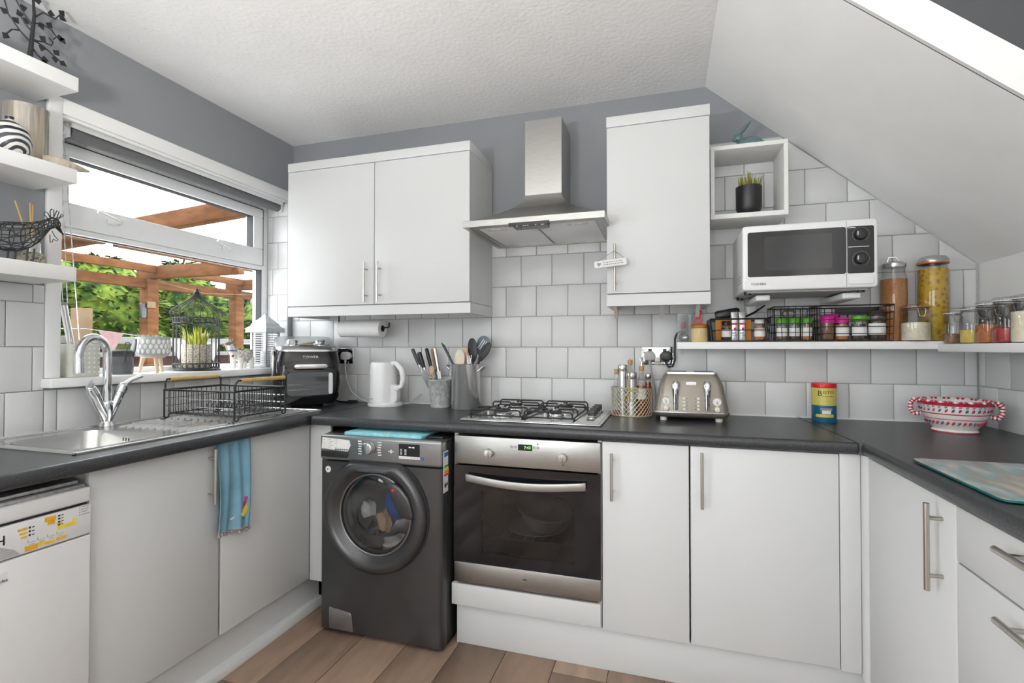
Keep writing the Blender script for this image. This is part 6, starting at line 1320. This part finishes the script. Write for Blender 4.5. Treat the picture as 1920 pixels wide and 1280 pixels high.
# ---------------------------------------------------------------- the garden outside the window
GZ = -.15
struct('ground', B().box(-9, -.25, -7, 9, GZ-.1, GZ), 'paving', label='paved garden ground outside the window')
pg = thing('pergola', 'brown timber pergola outside the window', 'pergola', (-2.6, 1.05, GZ))
PXO = -2.62
for i, y in enumerate((-1.05, .0, 1.085, 2.11, 3.15)):
    if i in (0, 2, 3, 4): part(pg, 'post', B().box(PXO-.055, PXO+.055, y-.055, y+.055, GZ, 1.88), 'timber', .004)
    if i == 1: part(pg, 'rafter', B().prism([(-2.75, 1.89), (-.27, 2.05), (-.27, 2.16), (-2.75, 2.0)], 'y', y-.035, y+.035), 'timber', .004)
    else: part(pg, 'rafter', B().box(-2.75, -1.5, y-.035, y+.035, 1.882, 2.0), 'timber', .004)
part(pg, 'plate_beam', B().box(PXO-.03, PXO+.03, -1.6, 3.6, 1.79, 1.88), 'timber', .004)
for x in (-2.5, -1.55):
    ys = (-1.6, -1.05, .0, 1.085, 2.11, 3.15, 3.6)
    for a, b_ in zip(ys, ys[1:]): part(pg, 'purlin', B().box(x-.022, x+.022, a+.036, b_-.036, 1.93, 2.0), 'timber', .003)
for x0, x1, y0, y1 in ((-2.3, -1.58, -1.0, -.045),): part(pg, 'roof_sheet', B().box(x0, x1, y0, y1, 2.003, 2.008), 'roof_sheet', label='grey weathered roof sheet')
wlm = thing('garden_lamp', 'black lamp fixed to the nearer pergola post', 'lamp', (PXO+.06, 1.05, 1.6))
part(wlm, 'back_plate', B().box(PXO+.056, PXO+.066, 1.02, 1.10, 1.60, 1.66), 'timber_pale', .002); part(wlm, 'head', B().box(PXO+.02, PXO+.05, .975, 1.028, 1.50, 1.64), 'black_plastic', .006)
gl_ = thing('festoon_bulb', 'white globe festoon bulb hanging by the farther pergola post', 'lamp', (-2.45, 2.22, 1.72))
part(gl_, 'globe', B().sph((-2.45, 2.22, 1.755), .058, 18, 12), 'bulb_white'); part(gl_, 'cap', B().cyl((-2.45, 2.22, 1.805), (-2.45, 2.22, 1.84), .02, n=12), 'black_plastic')
part(gl_, 'cable', B().tube([(-2.56, 1.13, 1.86), (-2.5, 1.6, 1.79), (-2.45, 2.22, 1.84), (-2.45, 2.8, 1.79)], .0035, 6), 'timber_pale')
# railing and low wall
FX = -3.45
fn = thing('garden_fence', 'low white rail fence over brown boards beyond the pergola', 'fence', (FX, 1.5, GZ))
part(fn, 'rail', B().box(FX-.03, FX+.03, -1.5, 5.2, 1.26, 1.335), 'fence_white', .004); part(fn, 'rail', B().box(FX-.02, FX+.02, -1.5, 5.2, 1.12, 1.17), 'fence_white', .003)
for y in (-1.2, -.1, 2.4, 3.6, 4.8): part(fn, 'post', B().box(FX-.04, FX+.04, y-.04, y+.04, GZ, 1.40), 'fence_white', .004)
for j in range(8): part(fn, 'board', B().box(FX-.05, FX-.032, -1.5, 5.2, GZ+.08+j*.155, GZ+.225+j*.155), 'fence_brown', .003)
single('timber_post', B().box(-3.3, -3.18, .83, .95, GZ, 1.60), 'timber_pale', 'pale square timber post left of the pergola post', 'post', bevel=.005)
# bunting
bn = thing('bunting', 'string of pastel bunting flags strung across the garden', 'bunting', (-2.9, 1.5, 1.2))
pts = [Vector((FX+.03, -.1, 1.39)), Vector((-3.17, .89, 1.40)), Vector((-3.0, 1.45, 1.32)), Vector((-2.9, 2.0, 1.28)), Vector((-2.85, 2.5, 1.27)), Vector((-2.75, 2.85, 1.30)), Vector((-2.64, 3.1, 1.42))]
part(bn, 'string', B().tube(pts, .004, 6), 'white_flag')
def on(t): k = min(int(t), len(pts)-2); return pts[k].lerp(pts[k+1], t-k)
for t, m in ((1.15, 'pink_flag'), (2.2, 'white_flag'), (2.9, 'white_flag'), (3.35, 'pink_flag'), (4.1, 'teal_flag'), (4.45, 'teal_flag'), (5.2, 'white_flag')):
    a, b_ = on(t), on(min(t+.35, 5.99)); c_ = (a+b_)/2+Vector((.02, 0, -.22))
    part(bn, 'flag', B().add([a, b_, c_, a+Vector((.004, 0, 0)), b_+Vector((.004, 0, 0)), c_+Vector((.004, 0, 0))], [(0, 1, 2), (3, 5, 4), (0, 3, 4, 1), (1, 4, 5, 2), (2, 5, 3, 0)]), m)
single('planter_box', B().box(-3.1, -2.75, 2.75, 4.0, GZ, .95), 'fence_brown', 'dark brown garden planter box beside the rail fence', 'planter', bevel=.01)
# conifer hedge: a row of trees, each with trunk, dense core and leaf sprays
q = random.Random(21)
def conifer(y, x, h, rad, label, seed):
    g = random.Random(seed); t = thing('conifer', label, 'tree', (x, y, GZ), group='conifers behind the fence')
    part(t, 'trunk', B().cyl((x, y, GZ), (x, y, GZ+h*.8), .09, .03, 10), 'timber')
    core = B().lathe([(rad*.55, .25), (rad*.86, .5), (rad*.9, h*.5), (rad*.74, h*.8), (rad*.3, h*.97), (0, h*.985)], (x, y, GZ), 18)
    core.v = [(a+g.uniform(-.07, .07), b_+g.uniform(-.07, .07), c_+g.uniform(-.06, .06)) for a, b_, c_ in core.v]
    part(t, 'core', core, 'foliage')
    lf = B()
    for i in range(4200):
        z = g.uniform(.3, h); k = 1 if z < h*.55 else max(.12, (1-((z/h-.55)/.45)**1.8)); a = g.uniform(-PI*.62, PI*.62); r_ = rad*k*g.uniform(.86, 1.14)
        p = Vector((x+r_*math.cos(a), y+r_*math.sin(a), GZ+z)); o_ = Vector((math.cos(a), math.sin(a), g.uniform(-.55, .25))); s_ = Vector((-math.sin(a), math.cos(a), g.uniform(-.5, .5))).normalized()
        l = g.uniform(.09, .22); w_ = l*g.uniform(.10, .2); o_ = (o_+s_*g.uniform(-.7, .7)).normalized()
        lf.add([p, p+o_*l*.5+s_*w_, p+o_*l, p+o_*l*.5-s_*w_], [(0, 1, 2, 3)])
    f_ = part(t, 'foliage', lf, 'foliage'); f_['kind'] = 'stuff'
specs = [(-.4, -5.1, 2.9, .85), (.95, -5.3, 2.75, .9), (2.3, -5.2, 2.6, .95), (3.6, -5.4, 2.75, .9), (5.0, -5.3, 2.35, 1.0), (6.5, -5.6, 2.2, 1.0), (8.0, -5.5, 2.5, 1.0)]
for i, (y, x, h, r_) in enumerate(specs):
    conifer(y, x, h, r_, ['leftmost conifer seen through the window', 'second conifer from the left through the window', 'conifer behind the nearer pergola post', 'conifer behind the bird cage', 'conifer behind the farther pergola post', 'conifer right of the farther pergola post', 'rightmost conifer beyond the garden fence'][i], 100+i)
